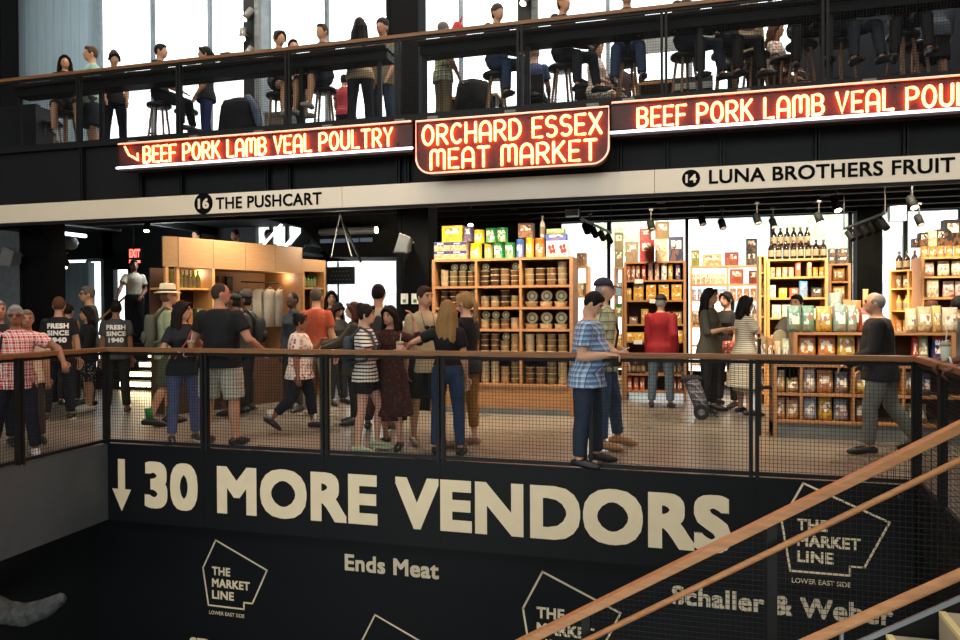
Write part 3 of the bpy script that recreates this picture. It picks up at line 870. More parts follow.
for x in (1.66, .48, -.7, -1.9, -2.85):
    obj('post', MB().box((x-.03, SY1-.02, sz(x)-.15), (x+.03, SY1+.02, capz(x)-.03)), black, sgd)
for a, b in ((1.63, .51), (.45, -.67), (-.73, -1.87), (-1.93, -2.82)):
    k = -1
    mesh_panel((a, SY1), (b, SY1), sz(a)-.03, capz(a)-.05, sgd, slope=-SL)
obj('frame_bar', MB().bar((xa, SY1, sz(xa)-.04), (xb, SY1, sz(xb)-.04), .03, .04), black, sgd)
nh = thing('stair_handrail', 'round wooden handrail on grey brackets on the near side of the stairs', 'railing', (0, 0, 0))
n0 = at(900, 601, SY0).z-X(900, SY0, 601)*SL
obj('handrail', MB().tube([(1.9, SY0, n0+1.9*SL), (-2.6, SY0, n0-2.6*SL)], .023, 12, True), stairwood, nh, True)
obj('support_bar', MB().bar((1.9, SY0, n0+1.9*SL-.1), (-2.6, SY0, n0-2.6*SL-.1), .012, .02), ductmat, nh)
for x in (1.6, .62, -.4, -1.4, -2.4):
    obj('bracket', MB().tube([(x, SY0, n0+x*SL-.02), (x, SY0, n0+x*SL-.13), (x, SY0, sz(x)-.2)], .009, 6), ductmat, nh)
# grey padded roll low in the stairwell
gy = 5.7
pts = [at(px, py, gy) for px, py in ((-22, 596), (4, 612), (24, 615), (44, 609), (60, 599))]
roll = thing('padded_roll', 'curved grey fuzzy roll in the dark at the bottom left', 'roll', (0, 0, 0))
rm = MB().tube(pts, [.09, .105, .1, .088, .05], 14, True)
fuzz = plain('grey_fuzz', '#4d4f4e', .95, 0, .1, .4, 10, 1)
me = remesh(rm, fuzz, 'cover', .012, 1)
for v in me.vertices: v.co += v.normal*random.uniform(-.008, .012)
link('cover', me, roll)
obj('hanger', MB().tube([pts[0], pts[0]+V((-.3, 0, .2))], .012, 6), black, roll)
# ------------------------------------------------------------------ writing on the black panels
def place_text(name, parent, body, mat, pxl, pyb, pxr, pyt_left, y, bold=0, slant=0):
    """lettering whose lower left is seen at (pxl,pyb), right end at pxr, top at pyt_left"""
    a = at(pxl, pyb, y); b = at(pxr, pyb, y); t = at(pxl, pyt_left, y)
    letters(parent, body, mat, a-V(parent.location), t.z-a.z, bold, b.x-a.x, name=name)
ly = GY-.0225
ws = thing('wall_lettering', 'large cream letters 30 MORE VENDORS with a down arrow on the black balcony panel', 'sign', at(118, 508, ly))
place_text('lettering', ws, '30 MORE VENDORS', lettering_cream, 145, 507, 731, 461, ly, .044)
ar = MB()
a0, a1 = at(122, 459, ly), at(122, 511, ly); hw = at(130, 500, ly).x-a1.x
zz = at(122, 489, ly).z
ar.prism([(a1.x-hw*.42, a0.z), (a1.x-hw*.42, zz), (a1.x-hw*1.15, zz), (a1.x, a1.z), (a1.x+hw*1.15, zz), (a1.x+hw*.42, zz), (a1.x+hw*.42, a0.z)], ly-.004, ly)
obj('arrow', ar, lettering_cream, ws, loc=-V(ws.location))
LY = LWY-.002
def vendor(body, px0, pyb, px1, pyt, label):
    o = thing('vendor_lettering', label, 'sign', at(px0, pyb, LY))
    place_text('lettering', o, body, lettering_cream, px0, pyb, px1, pyt, LY, .03)
vendor('Ends Meat', 345, 570, 439, 553.5, 'cream lettering Ends Meat on the black lower wall')
vendor('Schaller & Weber', 672, 604, 893, 585, 'cream lettering Schaller & Weber seen through the stair guard mesh')
vendor('ST', 190, 653, 208, 636.5, 'tops of two cream letters cut off by the bottom edge below the left emblem')
def emblem(px, py, hpx, label, LY=LWY-.002, kx=.76):
    """outlined five-sided map shape with a notch, three words inside and a line of small type below"""
    o = at(px, py, LY); k = (at(px, py-hpx, LY).z-o.z)   # height of the shape
    t = thing('emblem', label, 'sign', o)
    P = [(-.50, .56), (-.38, 0), (.43, 0), (.43, .1), (.62, .1), (.95, .62), (-.2, 1.0)]
    P = [(x*k*kx, z*k) for x, z in P]
    mb = MB(); n = len(P)
    for i in range(n):
        a, b = V((P[i][0], 0, P[i][1])), V((P[(i+1) % n][0], 0, P[(i+1) % n][1])); d = (b-a).normalized()*k*.008
        mb.bar(a-d, b+d, .004, k*.022, (0, 0, 1) if abs((b-a).z) < abs((b-a).x) else (1, 0, 0))
    obj('outline', mb, lettering_cream, t)
    for i, (w, wd) in enumerate((('THE', .42), ('MARKET', .86), ('LINE', .5))):
        obj('lettering', text_mesh(w, None, k*.13, .035, wd*k*kx), lettering_cream, t, loc=(-.29*k*kx, 0, k*(.47-.18*i)))
    letters(t, 'LOWER EAST SIDE', lettering_cream, (-.36*k*kx, 0, -k*.13), k*.055, .01, .8*k*kx)
emblem(225, 607, 66, 'leftmost outlined market emblem on the black lower wall, whole and unobstructed')
emblem(556, 661, 88, 'outlined market emblem half cut by the bottom edge and the stair rail')
emblem(818, 573, 89, 'outlined market emblem seen through the stair guard mesh at the right', ly-.004)
emblem(385, 684, 68, 'outlined market emblem of which only the peak shows at the bottom edge')

# ------------------------------------------------------------------ the cream vendor band
band = thing('vendor_band', 'long glossy cream band with vendor names under the mezzanine', 'sign', (0, UY, BB))
bm = MB()
seams = [X(p, UY, 190) for p in (-60, 344, 655, 960, 1150)]
for a, b in zip(seams, seams[1:]): bm.box((a, -.06, 0), (b-.004, .018, BT-BB))
obj('panel', bm, cream, band, bevel=.004)
obj('soffit_strip', MB().box((seams[0], -.05, -.04), (seams[-1], .018, 0)), black, band)
by = UY-.062
def btext(body, p0, pb0, p1, pt0):
    a = at(p0, pb0, by); b = at(p1, pb0, by); t = at(p0, pt0, by)
    letters(band, body, lettering_dark, a-V(band.location), t.z-a.z, .022, b.x-a.x)
btext('THE PUSHCART', 216, 209.5, 322, 197.5)
btext('LUNA BROTHERS FRUIT', 709, 184, 955, 170)
for px, py, n in ((203.5, 203.5, '16'), (691, 178.5, '14')):
    c = at(px, py, by); r = (at(px+9.2, py, by).x-c.x)
    d = obj('number_disc', MB().lathe([(r, 0), (r, .006)], 32, axis='y'), lettering_dark, band, loc=c-V(band.location)+V((0, .004, 0)))
    obj('number', text_mesh(n, None, r*.95, .04, None, .005, 'CENTER'), cream, d, loc=(0, -.004, -r*.48))

# ------------------------------------------------------------------ neon signs
def arc(cx, cy, rx_, ry_, a0, a1, n=9): return [(cx+rx_*math.cos(R(a0+(a1-a0)*i/n)), cy+ry_*math.sin(R(a0+(a1-a0)*i/n))) for i in range(n+1)]
GLY = {
 'A': (.56, [[(0, 0), (0, .62)]+arc(.28, .62, .28, .38, 180, 0)+[(.56, 0)], [(0, .36), (.56, .36)]]),
 'B': (.54, [[(0, 0), (0, 1), (.26, 1)]+arc(.26, .76, .24, .24, 90, -90)+[(.02, .52)], [(.26, .52)]+arc(.26, .26, .28, .26, 90, -90)+[(0, 0)]]),
 'C': (.54, [arc(.3, .5, .3, .5, 50, 310, 14)]),
 'D': (.56, [[(0, 0), (0, 1), (.2, 1)]+arc(.2, .5, .36, .5, 90, -90, 12)+[(0, 0)]]),
 'E': (.46, [[(.46, 1), (0, 1), (0, 0), (.46, 0)], [(0, .5), (.38, .5)]]),
 'F': (.46, [[(.46, 1), (0, 1), (0, 0)], [(0, .5), (.38, .5)]]),
 'H': (.54, [[(0, 0), (0, 1)], [(.54, 0), (.54, 1)], [(0, .5), (.54, .5)]]),
 'K': (.54, [[(0, 0), (0, 1)], [(.5, 1), (.06, .46)], [(.16, .58), (.54, 0)]]),
 'L': (.44, [[(0, 1), (0, 0), (.44, 0)]]),
 'M': (.72, [[(0, 0), (0, .8)]+arc(.18, .8, .18, .2, 180, 0)+[(.36, .2)], [(.36, .8)]+arc(.54, .8, .18, .2, 180, 0)+[(.72, 0)]]),
 'N': (.56, [[(0, 0), (0, 1), (.56, 0), (.56, 1)]]),
 'O': (.58, [arc(.29, .5, .29, .5, 95, 445, 18)]),
 'P': (.52, [[(0, 0), (0, 1), (.26, 1)]+arc(.26, .73, .26, .27, 90, -90)+[(.02, .46)]]),
 'R': (.54, [[(0, 0), (0, 1), (.26, 1)]+arc(.26, .73, .26, .27, 90, -90)+[(.02, .46)], [(.24, .46), (.54, 0)]]),
 'S': (.5, [arc(.25, .755, .25, .245, 40, 270, 10)+arc(.25, .26, .25, .26, 90, -140, 10)]),
 'T': (.54, [[(0, 1), (.54, 1)], [(.27, 1), (.27, 0)]]),
 'U': (.54, [[(0, 1), (0, .28)]+arc(.27, .28, .27, .28, 180, 360)+[(.54, 1)]]),
 'V': (.54, [[(0, 1), (.27, 0), (.54, 1)]]),
 'X': (.56, [[(0, 1), (.56, 0)], [(0, 0), (.56, 1)]]),
 'Y': (.54, [[(0, 1), (.27, .5), (.54, 1)], [(.27, .5), (.27, 0)]]),
}
def neon(body, width, h, rad, off=0):
    """one mesh of tubes for each word"""
    adv = []; x = 0
    for ch in body:
        if ch == ' ': x += .42; adv.append(None); continue
        adv.append(x); x += GLY[ch][0]+.26
    tot = x-.26; kx = width/tot
    mb = MB(); out = [mb]
    for ch, a in zip(body, adv):
        if a is None: mb = MB(); out.append(mb); continue
        for st_ in GLY[ch][1]:
            mb.tube([((a+px)*kx, off, pz*h) for px, pz in st_], rad, 8, True)
    return out
NB = UY-.42                                  # boards hang in front of the fascia
def board(name, label, tl, bl, tr_, br_, y, lines, round_=False, border=None, arrow=None):
    a, b = at(*bl, y), at(*tr_, y); w = b.x-a.x; hgt = at(*tl, y).z-a.z
    t = thing(name, label, 'sign', a)
    if round_:
        r = hgt*.3; poly = [(0, hgt), (0, r)]+[(r-r*math.cos(R(10*i)), r-r*math.sin(R(10*i))) for i in range(1, 10)]
        poly += [(w-r+r*math.sin(R(10*i)), r-r*math.cos(R(10*i))) for i in range(0, 10)]+[(w, hgt)]
    else: poly = [(0, hgt), (0, 0), (w, 0), (w, hgt)]
    obj('board', MB().prism(poly, 0, .16), signred, t)
    e = MB(); n = len(poly)
    cx, cz = w/2, hgt/2
    e.tube([(px, -.005, pz) for px, pz in poly], .014, 6, closed=True)
    obj('edge_trim', e, signframe, t)
    for (body, p0, pb, p1, pt) in lines:
        q0 = at(p0, pb, y-.034); q1 = at(p1, pb, y-.034); q2 = at(p0, pt, y-.034)
        for w_ in neon(body, q1.x-q0.x, q2.z-q0.z, (q2.z-q0.z)*.078): obj('neon_lettering', w_, neon_red, t, True, loc=q0-a)
    if arrow:
        q = [at(*p, y-.05)-a for p in arrow]
        obj('neon_arrow', MB().tube([q[0], q[1], q[2]], .014, 8, True).tube([q[1]+(q[2]-q[1])*.5+V((.07, 0, .05)), q[2], q[2]+V((-.1, 0, .06))], .013, 8, True), neon_red, t, True)
    if border:
        pp = [(px, -.035, pz) for px, pz in poly]
        obj('border_tube', MB().tube([(.0, -.03, hgt*.3)]+[(px*1., -.03, pz) for px, pz in poly[1:-1]]+[(w, -.03, hgt*.3), (w, -.03, hgt), (0, -.03, hgt), (0, -.03, hgt*.3)], .011, 8), neon_border, t, True)
    else:
        obj('border_tube', MB().tube([(.02, -.03, hgt+.012), (w-.02, -.03, hgt+.012)], .012, 8, True), neon_border, t, True)
        obj('lower_tube', MB().tube([(0, -.04, -.03), (w, -.04, -.03)], .017, 8, True), neon_white, t, True)
        obj('tube_trough', MB().box((0, -.02, -.075), (w, .16, -.005)), signframe, t)
    for i in range(int(w/1.1)+1):
        x = .2+i*(w-.4)/max(1, int(w/1.1)); obj('hanger', MB().box((x-.07, .03, hgt), (x+.07, .33, hgt+.07)), ductmat, t)
    bolts = MB()
    rr = random.Random(3)
    for i in range(int(w*4)):
        bolts.lathe([(.014, 0), (.014, .02), (.006, .02)], 8, (rr.uniform(.05, w-.05), 0, rr.choice((.05, hgt-.05))), 'y')
    obj('stand_off', bolts, neon_border if False else signframe, t)
    return t
board('neon_sign', 'left neon sign BEEF PORK LAMB VEAL POULTRY with a small arrow', (119, 145.5), (119, 166.5), (413, 125.5), (413, 147), NB+.1,
      [('BEEF PORK LAMB VEAL POULTRY', 144, 162.5, 392, 147)], arrow=((125, 147), (129, 155), (138, 160)))
board('neon_sign', 'middle two-line neon sign ORCHARD ESSEX MEAT MARKET with rounded lower corners', (417, 122), (417, 174.5), (609, 108), (609, 165), NB,
      [('ORCHARD ESSEX', 423, 145, 601, 126.5), ('MEAT MARKET', 431, 169, 596, 150.5)], True, True)
board('neon_sign', 'right neon sign BEEF PORK LAMB VEAL POULTRY running out of view', (611, 104.5), (611, 131), (1030, 71), (1030, 105), NB+.1,
      [('BEEF PORK LAMB VEAL POULTRY', 638, 127, 1020, 108.5)])
# ------------------------------------------------------------------ shelf units
def unit(name, label, x0, x1, y, depth, zs, divs, mat, plinth=0, back=brownback, t=.025, cat='shelf', rz=0, open_back=False, sides=True, price=None):
    """x0..x1 at front plane y; zs = heights of the boards, last is the top; divs = inner upright positions"""
    u = thing(name, label, cat, (x0, y, 0), rz)
    w = x1-x0; zt = zs[-1]; z0 = zs[0]
    if sides:
        for a in (0, w-t*1.4): obj('side_panel', MB().box((a, 0, 0 if z0 < .45 or plinth else z0-t), (a+t*1.4, depth, zt)), mat, u, bevel=.003)
    for z in zs:
        obj('top_board' if z == zt else 'shelf_board', MB().box((t*1.4, .002, z-t), (w-t*1.4, depth, z)), mat, u)
    for d in divs: obj('divider', MB().box((d-x0-t/2, .004, z0), (d-x0+t/2, depth-.02, zt-t)), mat, u)
    if plinth: obj('plinth', MB().box((.0, .02, 0), (w, depth, z0-t)), mat if plinth == 1 else ductmat, u); obj('toe_kick', MB().box((.02, .012, 0), (w-.02, .03, .09)), ductmat, u)
    if not open_back: obj('back_panel', MB().box((t, depth-.015, z0-t), (w-t, depth, zt)), back, u)
    return u
# ---- things for sale: one mesh of each kind
def bag_mesh():
    mb = MB(); n = 12; out = []
    for z, wx, dy in ((0, .48, .10), (.06, .5, .26), (.2, .5, .36), (.45, .49, .34), (.7, .48, .24), (.88, .47, .1), (.93, .48, .02), (1, .49, .012)):
        ring = []
        for j in range(n):
            a = 2*PI*j/n; c, s_ = math.cos(a), math.sin(a)
            ring.append((wx*(abs(c)**.5)*(1 if c > 0 else -1), dy*(abs(s_)**.7)*(1 if s_ > 0 else -1), z))
        out.append(ring)
    return mb.rings(out, n)
BAG = bag_mesh().mesh('bag', bagm, True)
def carton_mesh():
    mb = MB().box((-.5, -.5, 0), (.5, .5, .985)); mb.box((-.5, -.5, .985), (.5, -.02, 1)); mb.box((-.5, .02, .985), (.5, .5, 1)); return mb
CARTON = carton_mesh().mesh('carton', boxm)
def tin_mesh():
    mb = MB(); mb.lathe([(.47, 0), (.5, .02), (.5, .05), (.485, .06), (.485, .94), (.5, .95), (.5, .98), (.46, 1), (.44, .985)], 18); return mb
TIN = tin_mesh().mesh('tin', canm, True)
def bottle_mesh(label=True):
    mb = MB(); mb.lathe([(.46, 0), (.5, .02), (.5, .56), (.42, .66), (.2, .78), (.17, .82), (.17, .93)], 14)
    if label: mb.mi = 1; mb.lathe([(.505, .14), (.51, .15), (.51, .48), (.505, .49)], 14)
    mb.mi = 2; mb.lathe([(.19, .9), (.2, .91), (.2, .995), (.18, 1)], 12); return mb
BOTTLE = bottle_mesh().mesh('bottle', (bottleglass, paperlabel, leather), True)
def tub_mesh():
    mb = MB(); mb.lathe([(.44, 0), (.46, .03), (.5, .82), (.5, .84)], 16); mb.mi = 1; mb.lathe([(.5, .83), (.53, .84), (.53, .97), (.48, 1), (.3, .99)], 16); return mb
TUB = tub_mesh().mesh('tub', (tubm, lidm), True)
def disc_tub_mesh():                          # a tub laid on its side so that its round lid label faces out
    mb = MB(); mb.lathe([(.5, .0), (.5, .1), (.47, .12), (.44, .9), (.42, .92)], 20, (0, 0, .5), 'y')
    for v in mb.v: v.y = -v.y-.0
    mb.mi = 1; mb.lathe([(.0, .012), (.46, .012), (.46, 0)], 24, (0, 0, .5), 'y'); return mb
DISC = disc_tub_mesh().mesh('tub', (tubm, jarlabel))
KIND = {'bag': BAG, 'carton': CARTON, 'tin': TIN, 'bottle': BOTTLE, 'tub': TUB, 'disc': DISC}
NAME = {'bag': 'snack_bag', 'carton': 'carton', 'tin': 'tin', 'bottle': 'bottle', 'tub': 'food_tub', 'disc': 'food_tub'}
SEENP = {}
def put(kind, x, y, z, w, d, h, color, label, group=None, rz=0, cat=None, tilt=0):
    key = kind
    if key not in SEENP: o = link(NAME[kind], KIND[kind]); SEENP[key] = o
    else: o = SEENP[key].copy(); COL.objects.link(o)
    o.location = (x, y, z); o.scale = (w, d, h); o.rotation_euler = (tilt, 0, rz); o.color = c4(color)
    o['label'] = label; o['category'] = cat or {'bag': 'bag', 'carton': 'box', 'tin': 'can', 'bottle': 'bottle', 'tub': 'tub', 'disc': 'tub'}[kind]
    if group: o['group'] = group
    elif 'group' in o: del o['group']
    return o
def run(kind, x0, x1, y, z, w, d, h, color, label, group, stack=1, jit=.0, cat=None):
    """a run of like things side by side from x0 to x1 (they stay inside), each stacked"""
    n = max(1, int((x1-x0)/w)); st_ = (x1-x0)/n; os_ = []
    if n*stack == 1: group = None
    for i in range(n):
        for k in range(stack):
            os_.append(put(kind, x0+(i+.5)*st_, y+d/2+random.uniform(0, jit), z+k*h, min(w, st_)*.97, d, h*.995, color, label, group, cat=cat))
    return os_
def letters_on(o, body, mat, w, h, z, y=-.52, bold=.03):
    """words printed on a package: o's own scale is undone"""
    s = o.scale
    m = text_mesh(body, None, h, bold, w, .002, 'CENTER')
    for v in m.v: v.x /= s.x; v.y = (v.y)/s.y+y; v.z = v.z/s.z+z
    obj('lettering', m, mat, o)

# ---- wooden shelf of tubs
JY = 10.5
def JX(px): return X(px, JY, 320)
jz = [Z(384, JY, 500), Z(356.5, JY, 500), Z(329, JY, 500), Z(307, JY, 500), Z(285.5, JY, 500), Z(258, JY, 500)]
jd = [JX(476), JX(520.5)]
jar_shelf = unit('wooden_shelf', 'wide wooden shelf of stacked dried-food tubs left of the blue plaid shirt', JX(432), JX(573), JY, .45, jz, jd, shelfwood, plinth=1, t=.035)
cols = [JX(436), jd[0], jd[1], JX(569)]
CN = ['left', 'middle', 'right']; RN = ['bottom', 'fourth', 'third', 'second', 'top']
TC = ['#c4a87c', '#9a7d55', '#6d4c30', '#b08a5a', '#856446', '#a08a68', '#4c3626', '#c4ac88', '#7a6a48']
rj = random.Random(11)
for r in range(5):
    for c in range(3):
        a, b = cols[c]+.03, cols[c+1]-.03; z = jz[r]; hh = jz[r+1]-z-.045
        bay = '%s %s bay of tub shelf' % (RN[r], CN[c])
        if c == 0 and r < 2: continue          # nothing of these bays shows
        big = (c == 2 and r in (2, 3))
        n = 3 if big else 4; w = (b-a)/n
        for i in range(n):
            col = TC[rj.randrange(len(TC))]
            x = a+(i+.5)*w; dsk = big or (r in (4, 2, 1) and c in (0, 1) and rj.random() < .55) or (r == 3 and c == 0 and i == n-1)
            pos_ = ['first', 'second', 'third', 'fourth'][i]
            if dsk:
                dh = min(w*.95, hh*.62) if big else min(w*.9, .115); rest = hh-dh-.01; tall = 1 if big else max(1, int(rest/.065))
                th_ = min(.075, rest/tall)
                g = 'tubs stacked %s from left, %s' % (pos_, bay)
                for k in range(tall): put('tub', x, JY+.13, z+k*th_, w*.86, .12, th_, col, 'clear food tub below a round label, %s stack, %s' % (pos_, bay), g if tall > 1 else None)
                put('disc', x, JY+.17, z+tall*th_, dh, .1, dh, col, 'tub turned to show its round label, %s stack, %s' % (pos_, bay), None)
            else:
                tall = max(2, int(hh/.075)); th_ = min(.082, hh/tall)
                if rj.random() < .25: tall -= 1
                for k in range(tall):
                    put('tub', x, JY+.13, z+k*th_, w*.86, .13, th_, col, 'clear lidded food tub in the %s stack, %s' % (pos_, bay), 'lidded tubs stacked %s from left, %s' % (pos_, bay))
# ---- packages along its top
def tops(kind, p0, p1, ptop, pbot, color, label, n=1, m=1, dy=.05, d=.16, group=None):
    a, b = JX(p0), JX(p1); z0, z1 = Z(pbot, JY, 500), Z(ptop, JY, 500); w = (b-a)/n; h = (z1-z0)/m; out = []
    for i in range(n):
        for k in range(m):
            out.append(put(kind, a+(i+.5)*w, JY+dy+d/2, z0+k*h, w*.97, d, h*.99, color, label, group if n*m > 1 else None))
    return out
jt = jz[-1]
def ztop(p): return Z(p, JY, 500)
def tops2(kind, p0, p1, z0, z1, color, label, n=1, m=1, dy=.05, d=.16, group=None):
    a, b = JX(p0), JX(p1); w = (b-a)/n; h = (z1-z0)/m; out = []
    for i in range(n):
        for k in range(m): out.append(put(kind, a+(i+.5)*w, JY+dy+d/2, z0+k*h, w*.97, d, h*.995, color, label, group if n*m > 1 else None))
    return out
u1 = (ztop(240)-ztop(258))
for o in tops2('carton', 433, 466, jt, jt+u1, '#c7a878', 'tan and blue cookie carton, lowest at the left end of the tub shelf top', 2, 2, group='tan and blue cartons on the tub shelf'):
    obj('white_stripe', MB().box((-.3, -.511, .74), (.1, -.508, .86)), lettering_white, o)
blue_ = plain('navy_print', '#26306e', .5)
for o in [x_ for x_ in COL.objects if x_.get('group') == 'tan and blue cartons on the tub shelf']:
    obj('blue_stripe', MB().box((-.5, -.508, .62), (.5, -.5, .97)), blue_, o)
tops2('carton', 441, 462, jt+u1, jt+u1+.24, '#e0bb22', 'yellow carton lying on the tan cookie cartons')
tops2('carton', 463, 470.5, jt+u1, jt+u1+.22, '#3a3d6a', 'navy and yellow carton beside the yellow carton on the tub shelf top')
tops2('tin', 468, 480, jt, jt+.23, '#d9b51c', 'round yellow and red tin in the front row right of the cookie cartons')
tops2('tin', 471.5, 482, jt+.235, jt+.43, '#e3bd25', 'yellow and red tin balanced on the row of tins, left of the green tins', dy=.08)
tops2('tin', 482.5, 491, jt, jt+.22, '#b9973a', 'dull gold tin between the yellow tin and the green tins')
g1 = tops2('tin', 491.5, 513.5, jt, jt+.225, '#1f7a3a', 'green malt drink tin in the lower row of green tins', 2, 1, group='lower green tins')
g2 = tops2('tin', 484, 506.5, jt+.23, jt+.445, '#1f7a3a', 'green malt drink tin in the raised row of green tins', 2, 1, group='raised green tins', dy=.04)
for o in g1+g2: letters_on(o, 'MILO', lettering_white, o.scale.x*.6, o.scale.z*.2, .62)
tops2('tin', 514.5, 522.5, jt, jt+.27, '#3b5fa8', 'blue and red round tin right of the green tins')
tops2('tin', 524, 532.5, jt, jt+.285, '#d8961c', 'orange yellow tin with dark top label on the tub shelf top')
tops2('tin', 533.5, 543.5, jt, jt+.28, '#c4601c', 'deep orange tin with green label on the tub shelf top')
tops2('carton', 517, 532, jt+.29, jt+.50, '#5a3a2a', 'dark brown carton set on the blue and yellow tins', dy=.08)
tops2('bottle', 538.5, 543.5, jt+.285, jt+.60, '#d8c8b8', 'pale bottle on the deep orange tin, topmost of the display')
w1_ = tops2('carton', 545.5, 568, jt, jt+.23, '#d9d6d0', 'white carton with red round fruit pictures at the right end of the tub shelf', 2, 1, group='white fruit cartons')
redp = plain('red_print', '#8e2622', .5)
for o in w1_:
    dm = MB()
    for cx, cz in ((-.18, .6), (.12, .66), (-.05, .35), (.22, .38)): dm.lathe([(.15, 0), (.15, .01)], 14, (cx, -.505, cz), 'y')
    obj('printed_fruit', dm, redp, o)
tops2('carton', 545, 566, jt+.235, jt+.33, '#32509c', 'flat blue carton lying on the white fruit cartons', dy=.06)
tops2('carton', 546, 564, jt+.332, jt+.40, '#87a45a', 'flat green carton on top of the blue carton')
# shelf of pale packs seen past the right end of the tub shelf
ey = 12.4
e_u = unit('wooden_shelf', 'narrow pale shelf seen just past the right end of the tub shelf', X(573, ey), X(588, ey), ey, .4, [.3, .7, 1.1, Z(297, ey), Z(268, ey)], [], palewood, open_back=True)
for i, (z, c, nm) in enumerate(((Z(268, ey), '#a88a66', 'tan'), (Z(297, ey), '#c9b08c', 'beige'), (1.1, '#d8d2c4', 'white'), (.7, '#e0ddd4', 'ivory'))):
    run('carton', X(575, ey), X(587, ey), ey+.05, z, .16, .2, .22, c, '%s carton on the narrow shelf past the tub shelf' % nm, None)

# ---- cereal shelf
CY = 12.7
def CX(px): return X(px, CY, 320)
cz_ = [.16, Z(374, CY, 650), Z(341, CY, 650), Z(324, CY, 650), Z(300, CY, 650), Z(280, CY, 650), Z(261.5, CY, 650)]
unit('wooden_shelf', 'dark-sided wooden shelf with cereal boxes on top behind the red jacket', CX(624), CX(686), CY, .5, cz_, [], shelfwood, t=.03)
unit('wooden_shelf', 'very narrow wooden shelf at the left side of the cereal shelf', CX(614), CX(623.5), CY, .4, [.2, .55, .9, Z(316, CY), Z(296, CY), Z(270, CY)], [], shelfwood, open_back=True)
ct = cz_[-1]
def ctop(p0, p1, z0, z1, color, label, dy=.03, d=.1, kind='carton'): return put(kind, (CX(p0)+CX(p1))/2, CY+dy+d/2, z0, (CX(p1)-CX(p0))*.97, d, z1-z0, color, label)
ctop(625, 638, ct, ct+.34, '#8a7f6a', 'grey tan cereal box first in the row on the cereal shelf')
c1 = ctop(639.5, 654.5, ct, ct+.36, '#b3242a', 'red cereal box in the row on the cereal shelf'); letters_on(c1, 'K', lettering_white, .08, .1, .6)
ctop(639.5, 651, ct+.362, ct+.55, '#8c2030', 'dark red carton lying across the red cereal box', dy=.04)
ctop(655, 667.5, ct, ct+.37, '#d6bb94', 'pale cereal box with green stripe beside the red box')
ctop(655, 669.5, ct+.372, ct+.66, '#6e5722', 'tall brown gold carton, highest on the cereal shelf', dy=.05)
ctop(668.5, 684, ct, ct+.4, '#222a52', 'navy cereal box at the right end of the cereal shelf')
ctop(614.3, 623, Z(270, CY), Z(270, CY)+.3, '#6a6a4c', 'olive pack on top of the very narrow shelf')
ctop(614.3, 623, Z(270, CY)+.302, Z(270, CY)+.58, '#77765a', 'upper olive pack on top of the very narrow shelf')
for z, c, nm, kd in ((.2, '#c9b060', 'straw coloured', 'carton'), (.55, '#d9c8a0', 'cream', 'carton'), (.9, '#e6c433', 'yellow', 'carton'), (Z(316, CY), '#2f8a3c', 'green', 'tin'), (Z(296, CY), '#5aa6d8', 'light blue', 'carton')):
    ctop(614.6, 622.8, z, z+.2, c, '%s pack on the very narrow shelf left of the cereal shelf' % nm, kind=kd)
sy = CY+.06
def crow(z, items, phrase, depth=.14):
    for kind, p0, p1, w, h, c, nm, stk in items:
        run(kind, CX(p0), CX(p1), sy, z, w, depth if kind not in ('tin', 'bottle') else w, h, c, '%s on the %s of the cereal shelf' % (nm, phrase), '%s, %s of the cereal shelf' % (nm, phrase), stk)
crow(cz_[5], [('tin', 626, 640, .075, .26, '#8c5a4a', 'rust coloured can', 1), ('tin', 640, 647, .075, .26, '#b32e22', 'red can', 1), ('tin', 647, 660, .08, .28, '#e2b7a4', 'pale pink can', 1), ('tin', 660, 668, .1, .27, '#dcdce2', 'white can', 1), ('tin', 668, 673, .1, .26, '#d0a02c', 'gold can', 1), ('tin', 673, 683, .085, .27, '#4b4b6e', 'slate blue can', 1)], 'top shelf')
crow(cz_[4], [('carton', 632, 683, .165, .13, '#c9971f', 'yellow bouillon carton', 2), ('carton', 626, 631, .1, .2, '#a3802a', 'mustard carton', 1)], 'second shelf')
crow(cz_[3], [('carton', 626, 640, .13, .12, '#7d6a4c', 'tan carton', 1), ('carton', 641, 648, .13, .25, '#b8912a', 'tall mustard carton', 1), ('carton', 660, 683, .14, .2, '#8a7434', 'olive gold carton', 1)], 'third shelf')
crow(cz_[2], [('carton', 626, 650, .13, .14, '#e2b02a', 'bright yellow carton', 1), ('carton', 664, 683, .14, .18, '#d6a62c', 'golden carton', 1)], 'fourth shelf')
crow(cz_[1], [('bottle', 626, 645, .075, .26, '#3a2018', 'dark sauce bottle with red cap', 1), ('bottle', 664, 683, .08, .26, '#54301c', 'brown sauce bottle', 1)], 'fifth shelf')
crow(cz_[0], [('tin', 626, 645, .08, .22, '#c86a4c', 'salmon pink jar', 1), ('tin', 664, 683, .09, .22, '#a8543a', 'brick red jar', 1)], 'bottom shelf')
tags_ = MB()
for px, pz in ((639, cz_[5]), (654, cz_[4]), (638, cz_[2])):
    x = CX(px); o = obj('price_card', MB().box((x-.07, CY-.012, pz-.055), (x+.07, CY-.004, pz+.015)), whitepaint); tag(o, 'white price card clipped to the %s of the cereal shelf' % {639: 'top shelf edge', 654: 'second shelf edge', 638: 'fourth shelf edge'}[px], 'card')

